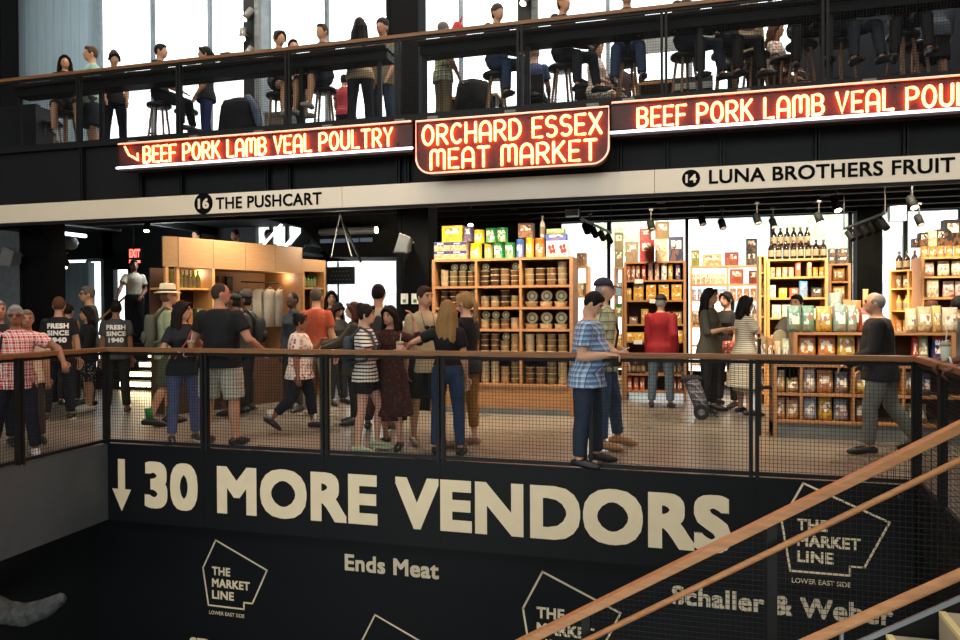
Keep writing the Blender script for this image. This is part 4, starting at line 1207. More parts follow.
# ---- bright far shelf against the panes
FY = 14.4
def FX(px): return X(px, FY, 320)
fz = [.15, .5, .85, 1.2, Z(321, FY, 720), Z(299.5, FY, 720), Z(284, FY, 720), Z(265.5, FY, 720)]
unit('wooden_shelf', 'bright low shelf of small goods against the panes behind the three shoppers', FX(690), FX(766), FY, .35, fz, [FX(728)], palewood, open_back=True, t=.03)
def frow(z, items, phrase, Y=FY, XX=FX, sh='bright shelf by the panes'):
    for kind, p0, p1, w, h, c, nm, stk in items:
        d = w if kind in ('tin', 'bottle') else .14
        run(kind, XX(p0), XX(p1), Y+.05, z, w, d, h, c, '%s on the %s of the %s' % (nm, phrase, sh), '%s, %s of the %s' % (nm, phrase, sh), stk)
frow(fz[7], [('carton', 691, 700, .16, .3, '#7d8f3c', 'olive green carton', 1), ('carton', 702, 722, .36, .22, '#d2b48c', 'wide tan carton', 1), ('carton', 725, 739, .26, .24, '#8c2a22', 'dark red carton', 1), ('carton', 741, 763, .19, .24, '#26282e', 'black carton', 2)], 'top')
frow(fz[6], [('carton', 691, 726, .085, .2, '#d8c8a8', 'pale small carton', 1), ('carton', 730, 744, .26, .27, '#9a2f22', 'big red carton', 1), ('carton', 745, 764, .18, .24, '#7c2c22', 'maroon carton', 1)], 'top shelf')
frow(fz[5], [('tin', 691, 726, .09, .2, '#9fb4d6', 'pale blue tin', 1), ('tin', 730, 764, .1, .2, '#c88a5a', 'copper coloured jar', 1)], 'second shelf')
frow(fz[4], [('carton', 691, 726, .12, .2, '#e2d6c2', 'ivory carton', 1), ('bottle', 740, 764, .09, .28, '#6a4a2c', 'brown bottle', 1)], 'third shelf')
frow(fz[3], [('carton', 691, 764, .16, .22, '#cbbca0', 'beige carton', 1)], 'fourth shelf')

# ---- brown-bottle shelf
BY = 12.5
def BX(px): return X(px, BY, 310)
bz = [.2, .55, .9, Z(317.5, BY, 800), Z(297.5, BY, 800), Z(276.5, BY, 800), Z(258.5, BY, 800)]
unit('wooden_shelf', 'tall warm-lit wooden shelf with two tiers of dark bottles on top', BX(767), BX(828), BY, .5, bz, [], palewood, t=.03)
bt_ = bz[-1]
run('bottle', BX(768), BX(828), BY+.02, bt_, .098, .095, .29, '#1c0f0c', 'dark brown bottle in the front row on the tall warm-lit shelf', 'dark bottles, front row')
obj_ = thing('bottle_riser', 'low dark riser carrying the upper bottles on the tall warm-lit shelf', 'riser', (BX(772), BY+.16, bt_))
obj('board', MB().box((0, 0, .2), (BX(823)-BX(772), .22, .22)), brownback, obj_)
for a in (0, BX(823)-BX(772)-.02): obj('leg', MB().box((a, 0, 0), (a+.02, .22, .2)), brownback, obj_)
run('bottle', BX(772), BX(813), BY+.2, bt_+.22, .098, .095, .29, '#180d0a', 'dark brown bottle in the raised row on the tall warm-lit shelf', 'dark bottles, raised row')
def BR(z, items, phrase): frow(z, items, phrase, BY, BX, 'tall warm-lit shelf')
BR(bz[5], [('tin', 770, 795, .08, .15, '#d8ab7c', 'peach coloured jar', 1), ('carton', 796, 801, .09, .22, '#c05a34', 'orange carton', 1), ('carton', 808, 812, .08, .23, '#e0c08a', 'slim cream carton', 1), ('tin', 813, 826, .08, .14, '#d6a22c', 'amber jar', 1)], 'top shelf')
BR(bz[4], [('carton', 769, 776, .12, .2, '#d5d2c6', 'white carton', 1), ('carton', 777, 790, .11, .15, '#e5bf22', 'yellow carton', 1), ('carton', 790, 799, .12, .15, '#d2603a', 'coral carton', 1), ('carton', 800, 808, .14, .26, '#4a98cc', 'sky blue carton', 1), ('carton', 809, 826, .14, .15, '#3a3c3a', 'charcoal carton', 1)], 'second shelf')
BR(bz[3], [('carton', 772, 792, .13, .2, '#d8cbb6', 'cream carton', 1), ('carton', 806, 818, .12, .14, '#e6dcc6', 'ivory carton', 1), ('tin', 819, 826, .1, .14, '#b02a22', 'red tin', 1)], 'third shelf')
BR(bz[2], [('carton', 770, 826, .14, .2, '#c9a46a', 'honey coloured carton', 1)], 'fourth shelf')
# side rack with its edge to us
SDY = 12.9
unit('wooden_shelf', 'slim side shelf turned edge-on left of the tall warm-lit shelf', BX(759), BX(766.5), BY, .5, [.2, .6, 1.0, 1.4, Z(298, BY), Z(277, BY), Z(262, BY)], [], palewood, open_back=True)
for i, z in enumerate((.2, .6, 1.0, 1.4, Z(298, BY), Z(277, BY))):
    put('bottle', (BX(759)+BX(766.5))/2, BY+.2, z, .08, .08, .24, '#7a4a2c', 'small amber bottle on the %s level of the slim side shelf' % ['lowest', 'second', 'third', 'fourth', 'fifth', 'highest'][i])
# low shelf beside the black column
L2Y = 13.9
def LX2(px): return X(px, L2Y, 300)
lz = [.2, .7, 1.2, Z(299, L2Y, 840), Z(281, L2Y, 840), Z(263.5, L2Y, 840)]
unit('wooden_shelf', 'wooden shelf with black cartons on top just left of the black column', LX2(829), LX2(851), L2Y, .4, lz, [], shelfwood, t=.03)
def LR(z, items, phrase): frow(z, items, phrase, L2Y, LX2, 'shelf left of the column')
LR(lz[5], [('carton', 829.5, 836, .14, .13, '#2c3030', 'black square carton', 2), ('carton', 837, 849.5, .3, .13, '#232a2e', 'wide black carton', 2)], 'top')
LR(lz[4], [('bag', 831, 849, .2, .22, '#8f6a34', 'brown rice bag', 1)], 'top shelf')
LR(lz[3], [('bag', 831, 849, .2, .22, '#c39a5c', 'tan rice bag', 1)], 'second shelf')
LR(lz[2], [('bag', 831, 849, .2, .24, '#a87c44', 'dark tan rice bag', 1)], 'third shelf')
# right-hand shelf: angled side and front
RY2 = 11.6
def RX(px): return X(px, RY2, 290)
rz_ = [.3, .7, 1.1, Z(297, RY2, 940), Z(276, RY2, 940), Z(256.5, RY2, 940)]
unit('wooden_shelf', 'warm-lit wooden shelf at the right edge behind the man in the black jacket', RX(921), RX(985), RY2, .45, rz_, [], palewood, t=.03)
def RRr(z, items, phrase): frow(z, items, phrase, RY2, RX, 'right-edge shelf')
RRr(rz_[5], [('tin', 922, 982, .1, .15, '#c08a3c', 'short honey jar', 1)], 'top')
RRr(rz_[4], [('bag', 924, 938, .14, .2, '#d2b0a4', 'pink and white bag', 1), ('bag', 939, 982, .15, .21, '#e0cdb0', 'cream bag', 1)], 'top shelf')
RRr(rz_[3], [('carton', 924, 944, .14, .24, '#e6d6b2', 'buttery white carton', 1), ('bag', 945, 982, .14, .22, '#d8b8b0', 'pale rose bag', 1)], 'second shelf')
RRr(rz_[2], [('carton', 924, 982, .16, .22, '#caa878', 'light brown carton', 1)], 'third shelf')
for i, (px, c, nm, z_) in enumerate(((927, '#211d1f', 'black', .16), (935, '#d6c49c', 'cream', .16), (944, '#1e2024', 'dark grey', .16))):
    put('carton', RX(px), RY2+.2, rz_[5]+.155, .11, .14, .19+.02*i, c, '%s carton standing on the honey jars at the right edge' % nm)
put('carton', RX(956), RY2+.22, rz_[5]+.155, .2, .2, .36, '#15161a', 'tall black carton, highest at the right edge shelf')
put('carton', RX(923), RY2+.3, rz_[5]+.155, .12, .14, .12, '#2b2422', 'low dark brown carton at the left end of the honey jars')
side = unit('wooden_shelf', 'wooden shelf run angled back beside the black column, jars on top', X(889, 13.4), X(889, 13.4)+.95, 13.4, .4, [.3, .7, 1.1, 1.48, 1.83, 2.12], [X(889, 13.4)+.32, X(889, 13.4)+.64], palewood, rz=R(-48), open_back=False)
sm_ = M.Translation(V((X(889, 13.4), 13.4, 0))) @ M.Rotation(R(-48), 4, 'Z')
for z, kd, h, c, nm in ((2.12, 'bottle', .3, '#2c1d16', 'dark bottle'), (1.83, 'tin', .2, '#6a4f30', 'brown jar'), (1.48, 'bottle', .24, '#c79a4a', 'golden bottle'), (1.1, 'tin', .22, '#a8763c', 'bronze tin'), (.7, 'carton', .22, '#b58a54', 'fawn carton')):
    for i in range(7):
        p = sm_ @ V((.09+i*.128, .12, z)); put(kd, p.x, p.y, z, .1, .1, h, c, '%s on the angled shelf run beside the column' % nm, '%s, angled shelf run' % nm, R(-48))

# ---- snack counter in front
NY = 9.35
def NX(px): return X(px, NY, 370)
def NZ(p): return Z(p, NY, 850)
nz = [NZ(422.5), NZ(394.5), NZ(365)]
bay_d = [NX(801.5), NX(853.5), NX(904)]
unit('snack_counter', 'low wooden counter of snack bags behind the guard, lower bays', NX(773), NX(985), NY, .5, nz, bay_d, shelfwood, plinth=2, t=.03, cat='counter')
un = [nz[-1]+.034, NZ(332.5)]
top_t = unit('snack_counter', 'upper wooden tier standing on the snack counter, red-topped bags inside', NX(794), NX(957), NY+.03, .42, un, [NX(868)], shelfwood, t=.03, cat='counter')
ny = NY+.06
def bagrow(z, items, phrase, y=None, d=.11):
    for p0, p1, h, c, nm, *txt in items:
        o = put('bag', (NX(p0)+NX(p1))/2, (y or ny)+d/2, z, (NX(p1)-NX(p0))*.98, d*1.4, h, c, '%s %s' % (nm, phrase))
        if txt: letters_on(o, txt[0], lettering_white, (NX(p1)-NX(p0))*.7, h*.17, .6, -.43)
        if 'red-topped' in nm or 'blue potato' in nm:
            obj('red_band', MB().box((-.46, -.2, .8), (.46, .2, .9)), redp, o)
bagrow(un[0], [(799, 818, .33, '#c07b38', 'red-topped orange snack bag, first'), (819.5, 838, .33, '#c37a34', 'red-topped orange snack bag, second'), (839, 858, .36, '#b99a3c', 'mustard and grey snack bag'), (859, 867, .3, '#7a4a2c', 'brown snack bag half behind the black jacket'),
               (915, 922, .3, '#a8302a', 'narrow red snack bag'), (921.5, 932, .3, '#8e9a70', 'sage and brown snack bag')], 'in the upper tier of the snack counter', NY+.1)
bagrow(un[0], [(935, 954.5, .33, '#232f6a', 'blue potato chip bag', 'BLUE')], 'in the upper tier at the right edge', NY+.1)
tz = un[1]
bagrow(tz, [(788, 803, .31, '#5f8a78', 'teal green snack pouch, first'), (803, 816, .31, '#648e7a', 'teal green snack pouch, second'), (817, 834, .3, '#b08f3c', 'golden snack pouch'), (835, 849, .32, '#75908a', 'silver green pouch'), (849, 859, .31, '#7f9890', 'narrow silver green pouch'),
            (861, 880, .28, '#7d2e24', 'dark red basket-like pouch'), (908, 920, .27, '#c9ba96', 'cream pouch'), (920, 936, .29, '#b4a27c', 'tan pouch with dark seeds'), (935, 945, .3, '#d0b06a', 'tall straw pouch'), (945, 962, .28, '#c6bda4', 'grey cream pouch')], 'standing on top of the snack counter', NY+.08)
bagrow(tz, [(833, 847, .46, '#8fa092', 'pale green pouch')], 'standing at the back on top of the snack counter', NY+.24)
for p0, p1, h, c, nm in ((848, 868, .37, '#c8783c', 'heap-like orange pack'), (869, 875, .5, '#d8b070', 'tall straw coloured pack')):
    put('bag', (NX(p0)+NX(p1))/2, NY+.34, tz, NX(p1)-NX(p0), .14, h, c, '%s behind the front pouches of the snack counter' % nm)
bagrow(nz[1], [(774, 786, .26, '#b59a6e', 'tan nut bag'), (787, 800, .17, '#a08a58', 'low beige bag'), (804, 817, .29, '#b8b0ac', 'white and red bag'), (818, 835, .27, '#b37a4c', 'copper coloured bag'), (836, 850, .25, '#6c7274', 'slate grey bag'), (856, 872, .29, '#b89a34', 'yellow bag'), (906, 918, .27, '#8d7a58', 'dull brown bag'), (920, 934, .25, '#4c4a66', 'indigo bag')], 'in the upper of the low bays')
bagrow(nz[0], [(774, 786, .26, '#c1a276', 'sand coloured bag'), (787, 800, .26, '#b98e62', 'light brown bag'), (804, 818, .28, '#9aa2b2', 'silver and navy bag'), (819, 834, .3, '#c09a2e', 'bright mustard bag'), (835, 850, .26, '#868c9c', 'grey and navy bag'), (856, 866, .26, '#6a4634', 'dark brown bag'), (866, 876, .26, '#8d5a3e', 'rusty brown bag'), (908, 930, .22, '#8f8a64', 'khaki bag')], 'in the bottom bays of the snack counter')
# little display left of the tier
dl = thing('wire_display', 'small display of packets with a round cream topper left of the upper tier', 'display', (NX(760), NY+.1, 0))
dx = NX(792)-NX(760)
obj('frame', MB().box((0, 0, 0), (.02, .25, 1.15)).box((dx-.02, 0, 0), (dx, .25, nz[-1])).box((0, .23, 0), (.03, .25, 1.2)), black, dl)
obj('tray', MB().box((0, 0, nz[-1]), (dx, .3, nz[-1]+.02)).box((0, 0, .55), (.2, .3, .57)), black, dl)
obj('topper', MB().lathe([(.07, 0), (.075, .02), (.07, .03)], 20, (dx-.1, .22, NZ(337)), 'y').box((dx-.12, .205, nz[-1]), (dx-.08, .22, NZ(337))), lidm, dl)
for p0, p1, h, c, nm in ((760, 768, .28, '#8a7a54', 'khaki'), (768.5, 775, .26, '#9a6e3c', 'ochre'), (776, 783, .24, '#c7ad80', 'beige'), (784, 792, .27, '#b4c0a4', 'pale green')):
    put('bag', (NX(p0)+NX(p1))/2, NY+.2, nz[-1]+.022, (NX(p1)-NX(p0)), .1, h, c, '%s packet in the small display left of the upper tier' % nm)

# ------------------------------------------------------------------ the wooden kiosk on the left
k1 = at(179, 267, 1); 
def on_depth(px, dist):                      # floor point seen in column px at view depth dist
    d = ray(px, 320); d = d/(d.dot(fw)); p = EY+d*dist; return V((p.x, p.y, 0))
A0, A1 = on_depth(179, 11.0), on_depth(303, 12.9)
kd = (A1-A0).normalized(); kang = math.atan2(kd.y, kd.x); KL = (A1-A0).length
kz0, kz1 = 2.16, 2.6
kk = thing('wooden_kiosk', 'pale plywood kiosk with a tall header and lit shelves behind the crowd', 'kiosk', A0, kang)
npan = 4
for i in range(npan): obj('header_panel', MB().box((KL*i/npan+.003, 0, kz0), (KL*(i+1)/npan-.003, .06, kz1)), kioskwood, kk)
nw = .62*.5
obj('end_panel', MB().bar((0, .03, kz0/2+kz1/2), (-.2, .085, kz0/2+kz1/2), .05, kz1-kz0), kioskwood, kk)
for a, b in (((-.02, .02), (.03, .08)), ((-.175, .05), (-.13, .1))): obj('post', MB().box((*a, 0), (*b, kz0)), palewood, kk)
sb = MB()
BN = KL*.24
for z in (.9, 1.3, 1.83): sb.box((-.15, .06, z), (BN, .5, z+.03))
obj('shelf_board', sb, palewood, kk)
obj('post', MB().box((BN, .0, 0), (BN+.05, .5, kz0)), palewood, kk)
obj('back_panel', MB().box((-.15, .5, .9), (BN, .53, kz0)), brownback, kk)
obj('nook_back', MB().box((BN, .95, 0), (KL, .99, kz1-.1)), kioskwood, kk)
obj('nook_ceiling', MB().box((BN, .06, kz0+.02), (KL, .95, kz0+.05)), kioskwood, kk)
obj('side_panel', MB().box((KL-.05, 0, 0), (KL, .95, kz1-.1)), shelfwood, kk)
obj('counter', MB().box((-.15, -.02, .0), (KL, .5, .88)), brownback, kk)
obj('garment_rail', MB().tube([(BN+.9, .5, 2.0), (KL-.1, .5, 2.0)], .012, 8), black, kk)
KM = M.Translation(A0) @ M.Rotation(kang, 4, 'Z')
def kput(kind, x, y, z, w, d, h, c, label, group=None): p = KM @ V((x, y, z)); return put(kind, p.x, p.y, p.z, w, d, h, c, label, group, kang)
for i in range(8): kput('bottle', -.06+i*(BN+.02)/8, .2, 1.86, .075, .075, .27, '#8a8a1e' if i % 3 else '#a3a034', 'slim green oil bottle on the kiosk shelf behind the straw hat', 'oil bottles on the kiosk shelf')
for i in range(3): kput('carton', .05+i*.2, .2, 1.33, .13, .12, .22, ('#3c4a2c', '#8a5a30', '#5a6a34')[i], '%s pack on the lower kiosk shelf' % ('dark green', 'brown', 'moss green')[i])
# section further right, white-lit
B0 = A1; B1 = on_depth(326, 13.3); bd = (B1-B0).normalized(); bang = math.atan2(bd.y, bd.x); BL = (B1-B0).length
k2 = thing('wooden_kiosk', 'narrow lit end section of the kiosk with one shelf of green bottles', 'kiosk', B0, bang)
obj('header_panel', MB().box((0, 0, Z(271, B0.y, 310)), (BL, .06, Z(258.5, B0.y, 310))), kioskwood, k2)
for a in (0, BL-.04): obj('post', MB().box((a, 0, 0), (a+.04, .4, Z(271, B0.y, 310))), palewood, k2)
obj('back_panel', MB().box((0, .4, 0), (BL, .43, Z(262, B0.y, 310))), brownback, k2)
obj('shelf_board', MB().box((.04, .02, Z(287, B0.y, 310)-.03), (BL-.04, .4, Z(287, B0.y, 310))).box((.04, .02, 1.3), (BL-.04, .4, 1.33)).box((.04, .02, .6), (BL-.04, .4, .63)), palewood, k2)
KM2 = M.Translation(B0) @ M.Rotation(bang, 4, 'Z')
for i in range(5):
    p = KM2 @ V((.1+i*(BL-.2)/4.5, .15, Z(287, B0.y, 310))); put('bottle', p.x, p.y, p.z, .06, .06, .22, '#5f8a3c', 'slim green bottle on the narrow lit kiosk section', 'green bottles on the narrow kiosk section', bang)
# clothes on hangers
for i in range(5):
    x = BN+1.0+i*.24; p = KM @ V((x, .5, 1.99))
    g = thing('hanging_shirt', ['cream', 'ivory', 'white', 'pale grey', 'off-white'][i]+' top on a wooden hanger in the kiosk nook', 'shirt', p, kang+R(20))
    obj('hanger', MB().tube([(0, 0, .02), (.02, 0, -.03), (0, 0, -.06)], .004, 6).tube([(-.17, 0, -.13), (0, 0, -.06), (.17, 0, -.13)], .008, 6), stoolwood, g)
    rr = []
    for z, wx in ((-.1, .06), (-.14, .18), (-.22, .2), (-.4, .17), (-.75, .19)):
        rr.append([(wx*math.cos(2*PI*j/14), .05*math.sin(2*PI*j/14)*(1+.3*math.sin(j*2+i)), z) for j in range(14)])
    obj('garment', MB().rings(rr, 14), cloth, g, True, ['#d8cfb4', '#d6d0bc', '#e0dccc', '#c4c2b8', '#dbd3bd'][i])
def kthing(name, label, cat, x, y, z, build):
    t = thing(name, label, cat, KM @ V((x, y, z)), kang); build(t); return t
def poster(t):
    obj('board', MB().box((0, 0, 0), (.5, .02, .42)), plain('teal_board', '#45605c', .6), t)
    obj('lettering', text_mesh('ESSEX', None, .09, .05, .4), lettering_white, t, loc=(.05, 0, .28)); obj('lettering', text_mesh('MARKET', None, .09, .05, .44), lettering_white, t, loc=(.04, 0, .13))
kthing('market_poster', 'small teal board lettered in white in the kiosk nook', 'sign', BN+.75, .9, 1.42, poster)
for i in range(2): kthing('framed_picture', ('left', 'right')[i]+' of two small upright dark frames in the kiosk nook', 'frame', BN+.62+i*.27, .9, 1.86, lambda t: (obj('frame', MB().box((0, 0, 0), (.13, .03, .24)), black, t), obj('picture', MB().box((.015, -.004, .015), (.115, 0, .225)), plain('dark_green_picture', '#1f2a22', .4), t)))
# black menu board on a pole
my = 12.6
mb0, mb1 = at(326.5, 284.5, my), at(354, 266.5, my)
mt = thing('menu_board', 'black menu board with small pale lines on a slim pole', 'sign', (mb0.x, my, 0))
mwid = mb1.x-mb0.x
obj('board', MB().box((0, 0, mb0.z), (mwid, .04, mb1.z)), black, mt)
for i in range(4): obj('lettering', text_mesh('. . . . . . .'[:9+2*(i % 3)], None, .03, .04, mwid*(.55+.1*(i % 3)), .003, 'CENTER'), dimbrick, mt, loc=(mwid/2, 0, mb1.z-.09-i*.075))
obj('pole', MB().tube([(mwid*.38, .05, 0), (mwid*.38, .05, mb1.z+.1)], .018, 8), black, mt)
# ---- lit steps and landing at the back left
stx0, stx1 = X(88, 12.4, 380), X(163, 12.4, 380)
ls = thing('staircase', 'dark stairs with glowing strips under the nosings at the back left', 'stairs', ((stx0+stx1)/2, 12.1, 0))
hwid = (stx1-stx0)/2
for i in range(8):
    s_ = obj('step', MB().box((-hwid, .27*i, 0 if i == 0 else .17*i-.1), (hwid, .27*(i+1)+.05, .17*(i+1))), blackwall, ls)
    if i < 4: obj('light_strip', MB().box((stx1-(stx0+stx1)/2-.75, .27*i-.012, .17*(i+1)-.1), (hwid-.04, .27*i+.004, .17*(i+1)-.015)), led, s_)
obj('landing', MB().box((-hwid, .27*8, 1.2), (X(240, 14.4, 280)-(stx0+stx1)/2, 3.3, 1.53)), blackwall, ls)
for x in (-hwid, hwid): obj('handrail', MB().tube([(x, 0, .95), (x, 1.9, 2.2)], .025, 8).bar((x, .0, .0), (x, .0, .95), .03, .03, (0, 1, 0)).bar((x, 1.9, 1.2), (x, 1.9, 2.2), .03, .03, (0, 1, 0)), stairwood, ls, True)
fl2 = thing('staircase', 'steep upper flight with pale glowing edges rising above the kiosk', 'stairs', (X(245, 14.4, 280), 14.4, 1.53))
for e in (0, .9): obj('stringer', MB().bar((0, e, 0), (1.6, e, 1.7), .05, .25), blackwall, fl2)
for i in range(8): obj('step', MB().box((.2*i, 0, .2*i), (.2*i+.24, .9, .2*i+.05)), ductmat, fl2)
obj('handrail', MB().tube([(0, -.05, .95), (1.2, -.05, 2.1)], .025, 8), coolglow, fl2, True)
obj('edge_light', MB().bar((.25, -.06, .55), (1.35, -.06, 1.7), .02, .06), coolglow, fl2)
# sloped soffit, tube lamp, struts
sf = MB(); sfy = 13.2
P_ = [at(p, q, sfy) for p, q in ((288, 212), (398, 212), (398, 257), (330, 257))]
sf.rings([[V((p.x, sfy, p.z)) for p in P_], [V((p.x, sfy+1.2, p.z)) for p in P_]], 4)
so = struct('ceiling_soffit', sf, ceilmat)
tl = thing('tube_lamp', 'long pale tube lamp hung under the dark sloping soffit', 'lamp', at(322, 232, 12.9))
tw = at(374, 232, 12.9).x-tl.location.x
obj('tube', MB().tube([(0, 0, 0), (tw, 0, 0)], .07, 12, True), ductmat, tl, True)
obj('end_cap', MB().tube([(tw, 0, 0), (tw+.06, 0, 0)], .06, 12), lampglow, tl)
obj('wire', MB().tube([(.2, 0, .05), (.2, 0, CL-tl.location.z)], .008, 6).tube([(tw-.2, 0, .05), (tw-.2, 0, CL-tl.location.z)], .008, 6), black, tl)
bs = thing('strip_light', 'row of dim bluish ceiling panels under the soffit', 'lamp', at(320, 243, 13.1))
for i in range(4): obj('panel', MB().box((i*.28, 0, 0), (i*.28+.24, .04, .07)), emis('dim_blue_panel_%d' % i, (.45, .62, .8), .12, '#303c48'), bs)
obj('hanger', MB().tube([(.1, .02, .07), (.1, .02, CL-bs.location.z)], .006, 5).tube([(.95, .02, .07), (.95, .02, CL-bs.location.z)], .006, 5), black, bs)
for i, (a, b) in enumerate((((340, 214), (331, 257)), ((340, 214), (352, 257)), ((343, 222), (361, 262)))):
    p, q = at(*a, 12.0), at(*b, 12.0)
    tag(obj('hanging_rod', MB().tube([p, q], (.012, .012) if i < 2 else (.025, .025), 6), black if i == 2 else ductmat), ('left thin rod hanging from the ceiling', 'right thin rod hanging from the ceiling', 'thick dark slanted strut beside the hanging rods')[i], 'rod')
# ceiling duct runs and tube lights on the far left
for i, (a, b, r_, m_) in enumerate((((46, 241), (71, 243), .13, ductmat), ((44, 231), (85, 236), .035, coolglow), ((62, 224), (120, 230), .03, ductmat))):
    p, q = at(*a, 12.2), at(*b, 11.6)
    tag(obj(('air_duct', 'tube_lamp', 'ceiling_pipe')[i], MB().tube([p, q], r_, 14, True), m_, None, True), ('short round grey duct under the ceiling at the far left', 'thin cool tube lamp beside the duct at the far left', 'thin grey pipe under the ceiling left of the kiosk')[i], ('duct', 'lamp', 'pipe')[i])
# exit sign
ex = at(128.5, 258.5, 14.6); ex1 = at(141, 247.5, 14.6)
et = thing('exit_sign', 'small red EXIT sign hung over the back door', 'sign', ex)
obj('housing', MB().box((0, 0, -.14), (ex1.x-ex.x, .06, ex1.z-ex.z)), black, et)
obj('lettering', text_mesh('EXIT', None, (ex1.z-ex.z)*.8, .05, (ex1.x-ex.x)*.86), exitred, et, loc=((ex1.x-ex.x)*.07, 0, .02))
obj('lettering', MB().box((.02, -.006, -.11), (.08, 0, -.03)).box((.13, -.006, -.11), (ex1.x-ex.x-.02, 0, -.05)), exitred, et)
obj('hanger', MB().tube([(.12, .03, ex1.z-ex.z), (.12, .03, CL-ex.z)], .012, 6), black, et)
# notices and speaker on the black column
for i, (p0, q0, p1, q1) in enumerate(((401, 304, 408, 293.5), (411.5, 304, 418.5, 293.5), (403, 327, 415, 321))):
    a, b = at(p0, q0, 10.58), at(p1, q1, 10.58)
    n_ = tag(obj('notice', MB().box((a.x, 10.575, a.z), (b.x, 10.583, b.z)), whitepaint), ('left white notice with a green mark on the black column', 'right white notice with a green mark on the black column', 'low white notice strip on the black column')[i], 'notice')
    if i < 2: obj('printed_mark', MB().box((a.x+.03, 10.572, a.z+.02), (b.x-.03, 10.575, a.z+.07)), plain('green_print_%d' % i, '#3f7a3a', .6), n_)
def horn(px0, py0, px1, py1, y, label, flip=1):
    a, b = at(px0, py1, y), at(px1, py0, y); w, h = b.x-a.x, b.z-a.z
    t = thing('wall_speaker', label, 'speaker', a)
    obj('body', MB().add([(0, 0, h*.05), (w*.75, 0, 0), (w, 0, h*.75), (w*.35, 0, h), (.06*w, .22, h*.2), (w*.7, .22, .15*h), (w*.8, .22, h*.7), (w*.4, .22, h*.85)], [(0, 1, 2, 3), (7, 6, 5, 4), (0, 4, 5, 1), (1, 5, 6, 2), (2, 6, 7, 3), (3, 7, 4, 0)]), lampwhite, t, bevel=.01)
    obj('grille', MB().add([(w*.1, -.006, h*.12), (w*.7, -.006, h*.08), (w*.88, -.006, h*.66), (w*.36, -.006, h*.86)], [(0, 1, 2, 3)]), ductmat, t)
    obj('bracket', MB().tube([(w*.6, .2, h*.6), (w*.6, .35, h*.6), (w*.9, .4, h*.7)], .02, 6), ductmat, t)
horn(393, 232, 411, 254, 10.25, 'pale angled loudspeaker mounted on the black column')
horn(-3, 246, 14, 267, 9.6, 'pale angled loudspeaker on the column at the left edge')
# ------------------------------------------------------------------ spotlights
def spot(px, py, y, label, lit=False, drop=.25, aim=(.25, -.5, -1), r=.055, L=.17, col=None, top=CL):
    p = at(px, py, y); t = thing('spotlight', label, 'lamp', p)
    d = V(aim).normalized(); a, b = -d*L/2, d*L/2
    obj('head', MB().tube([a, a+d*.02, b], [r*.7, r, r], 12), colblack if col is None else col, t, True)
    obj('lens', MB().tube([b, b+d*.006], r*.8, 12), lampglow if lit else leather, t)
    obj('stem', MB().tube([(0, 0, 0), (0, 0, max(.05, min(drop, top-p.z)))], .012, 6).box((-.03, -.03, min(drop, top-p.z)-.03), (.03, .03, min(drop, top-p.z))), black, t)
    return p
spots = [(651, 225, 12.0, 'black spotlight hanging above the cereal shelf', 0), (702, 220, 12.0, 'black spotlight right of the one above the cereal shelf', 0), (722, 224, 12.2, 'black spotlight above the bright far shelf', 0), (757, 219, 12.0, 'black spotlight left of the tall bottle shelf', 0),
         (773, 223, 13.0, 'small black spotlight just left over the dark bottles', 0), (819, 218, 11.6, 'lit spotlight above the tall bottle shelf', 1), (836, 205, 10.6, 'warm lit spotlight close under the band', 1), (912, 202, 10.6, 'large lit spotlight above the black jacket', 1), (919, 220, 12.4, 'small black spotlight beyond the large lit one', 0),
         (590, 228, 12.2, 'copper-sided spotlight at the start of the small track', 0), (147, 227, 11.5, 'round pale spotlight above the kiosk corner', 1), (66, 264, 13.0, 'small lit spotlight before the concrete wall', 1), (470, 221, 12.4, 'lit round lamp above the yellow cartons', 1)]
for px, py, y, lb, lit in spots: spot(px, py, y, lb, lit)
def track(pa, pb, ya, yb, heads, label):
    a, b = at(*pa, ya), at(*pb, yb)
    t = thing('light_track', label, 'lamp', a)
    obj('rail', MB().bar((0, 0, 0), b-a, .035, .03), black, t)
    obj('drop_rod', MB().tube([(0, 0, 0), (0, 0, CL-a.z)], .01, 6).tube([b-a, b-a+V((0, 0, CL-b.z))], .01, 6), black, t)
    for i in range(heads):
        p = (b-a)*((i+.5)/heads)
        obj('lamp_head', MB().tube([p, p+V((0, 0, -.07))], .012, 6).tube([p+V((0, 0, -.07)), p+V((.06, -.1, -.2))], .05, 10), colblack, t)
track((580, 218), (611, 233), 11.2, 13.2, 4, 'short track with four dark spotlights above the bright gap')
track((844, 229), (885, 213), 13.0, 11.2, 5, 'slanting track with a cluster of dark spotlights at the black column')
tag(obj('junction_box', MB().box((0, 0, 0), (.22, .15, .22)), ductmat, loc=at(890, 221, 12.4)), 'pale grey junction box under the ceiling right of the column', 'box')
tag(obj('junction_box', MB().box((0, 0, 0), (.2, .15, .1)), lampwhite, loc=at(565, 216, 11.4)), 'grey junction box under the ceiling right of the tub shelf', 'box')
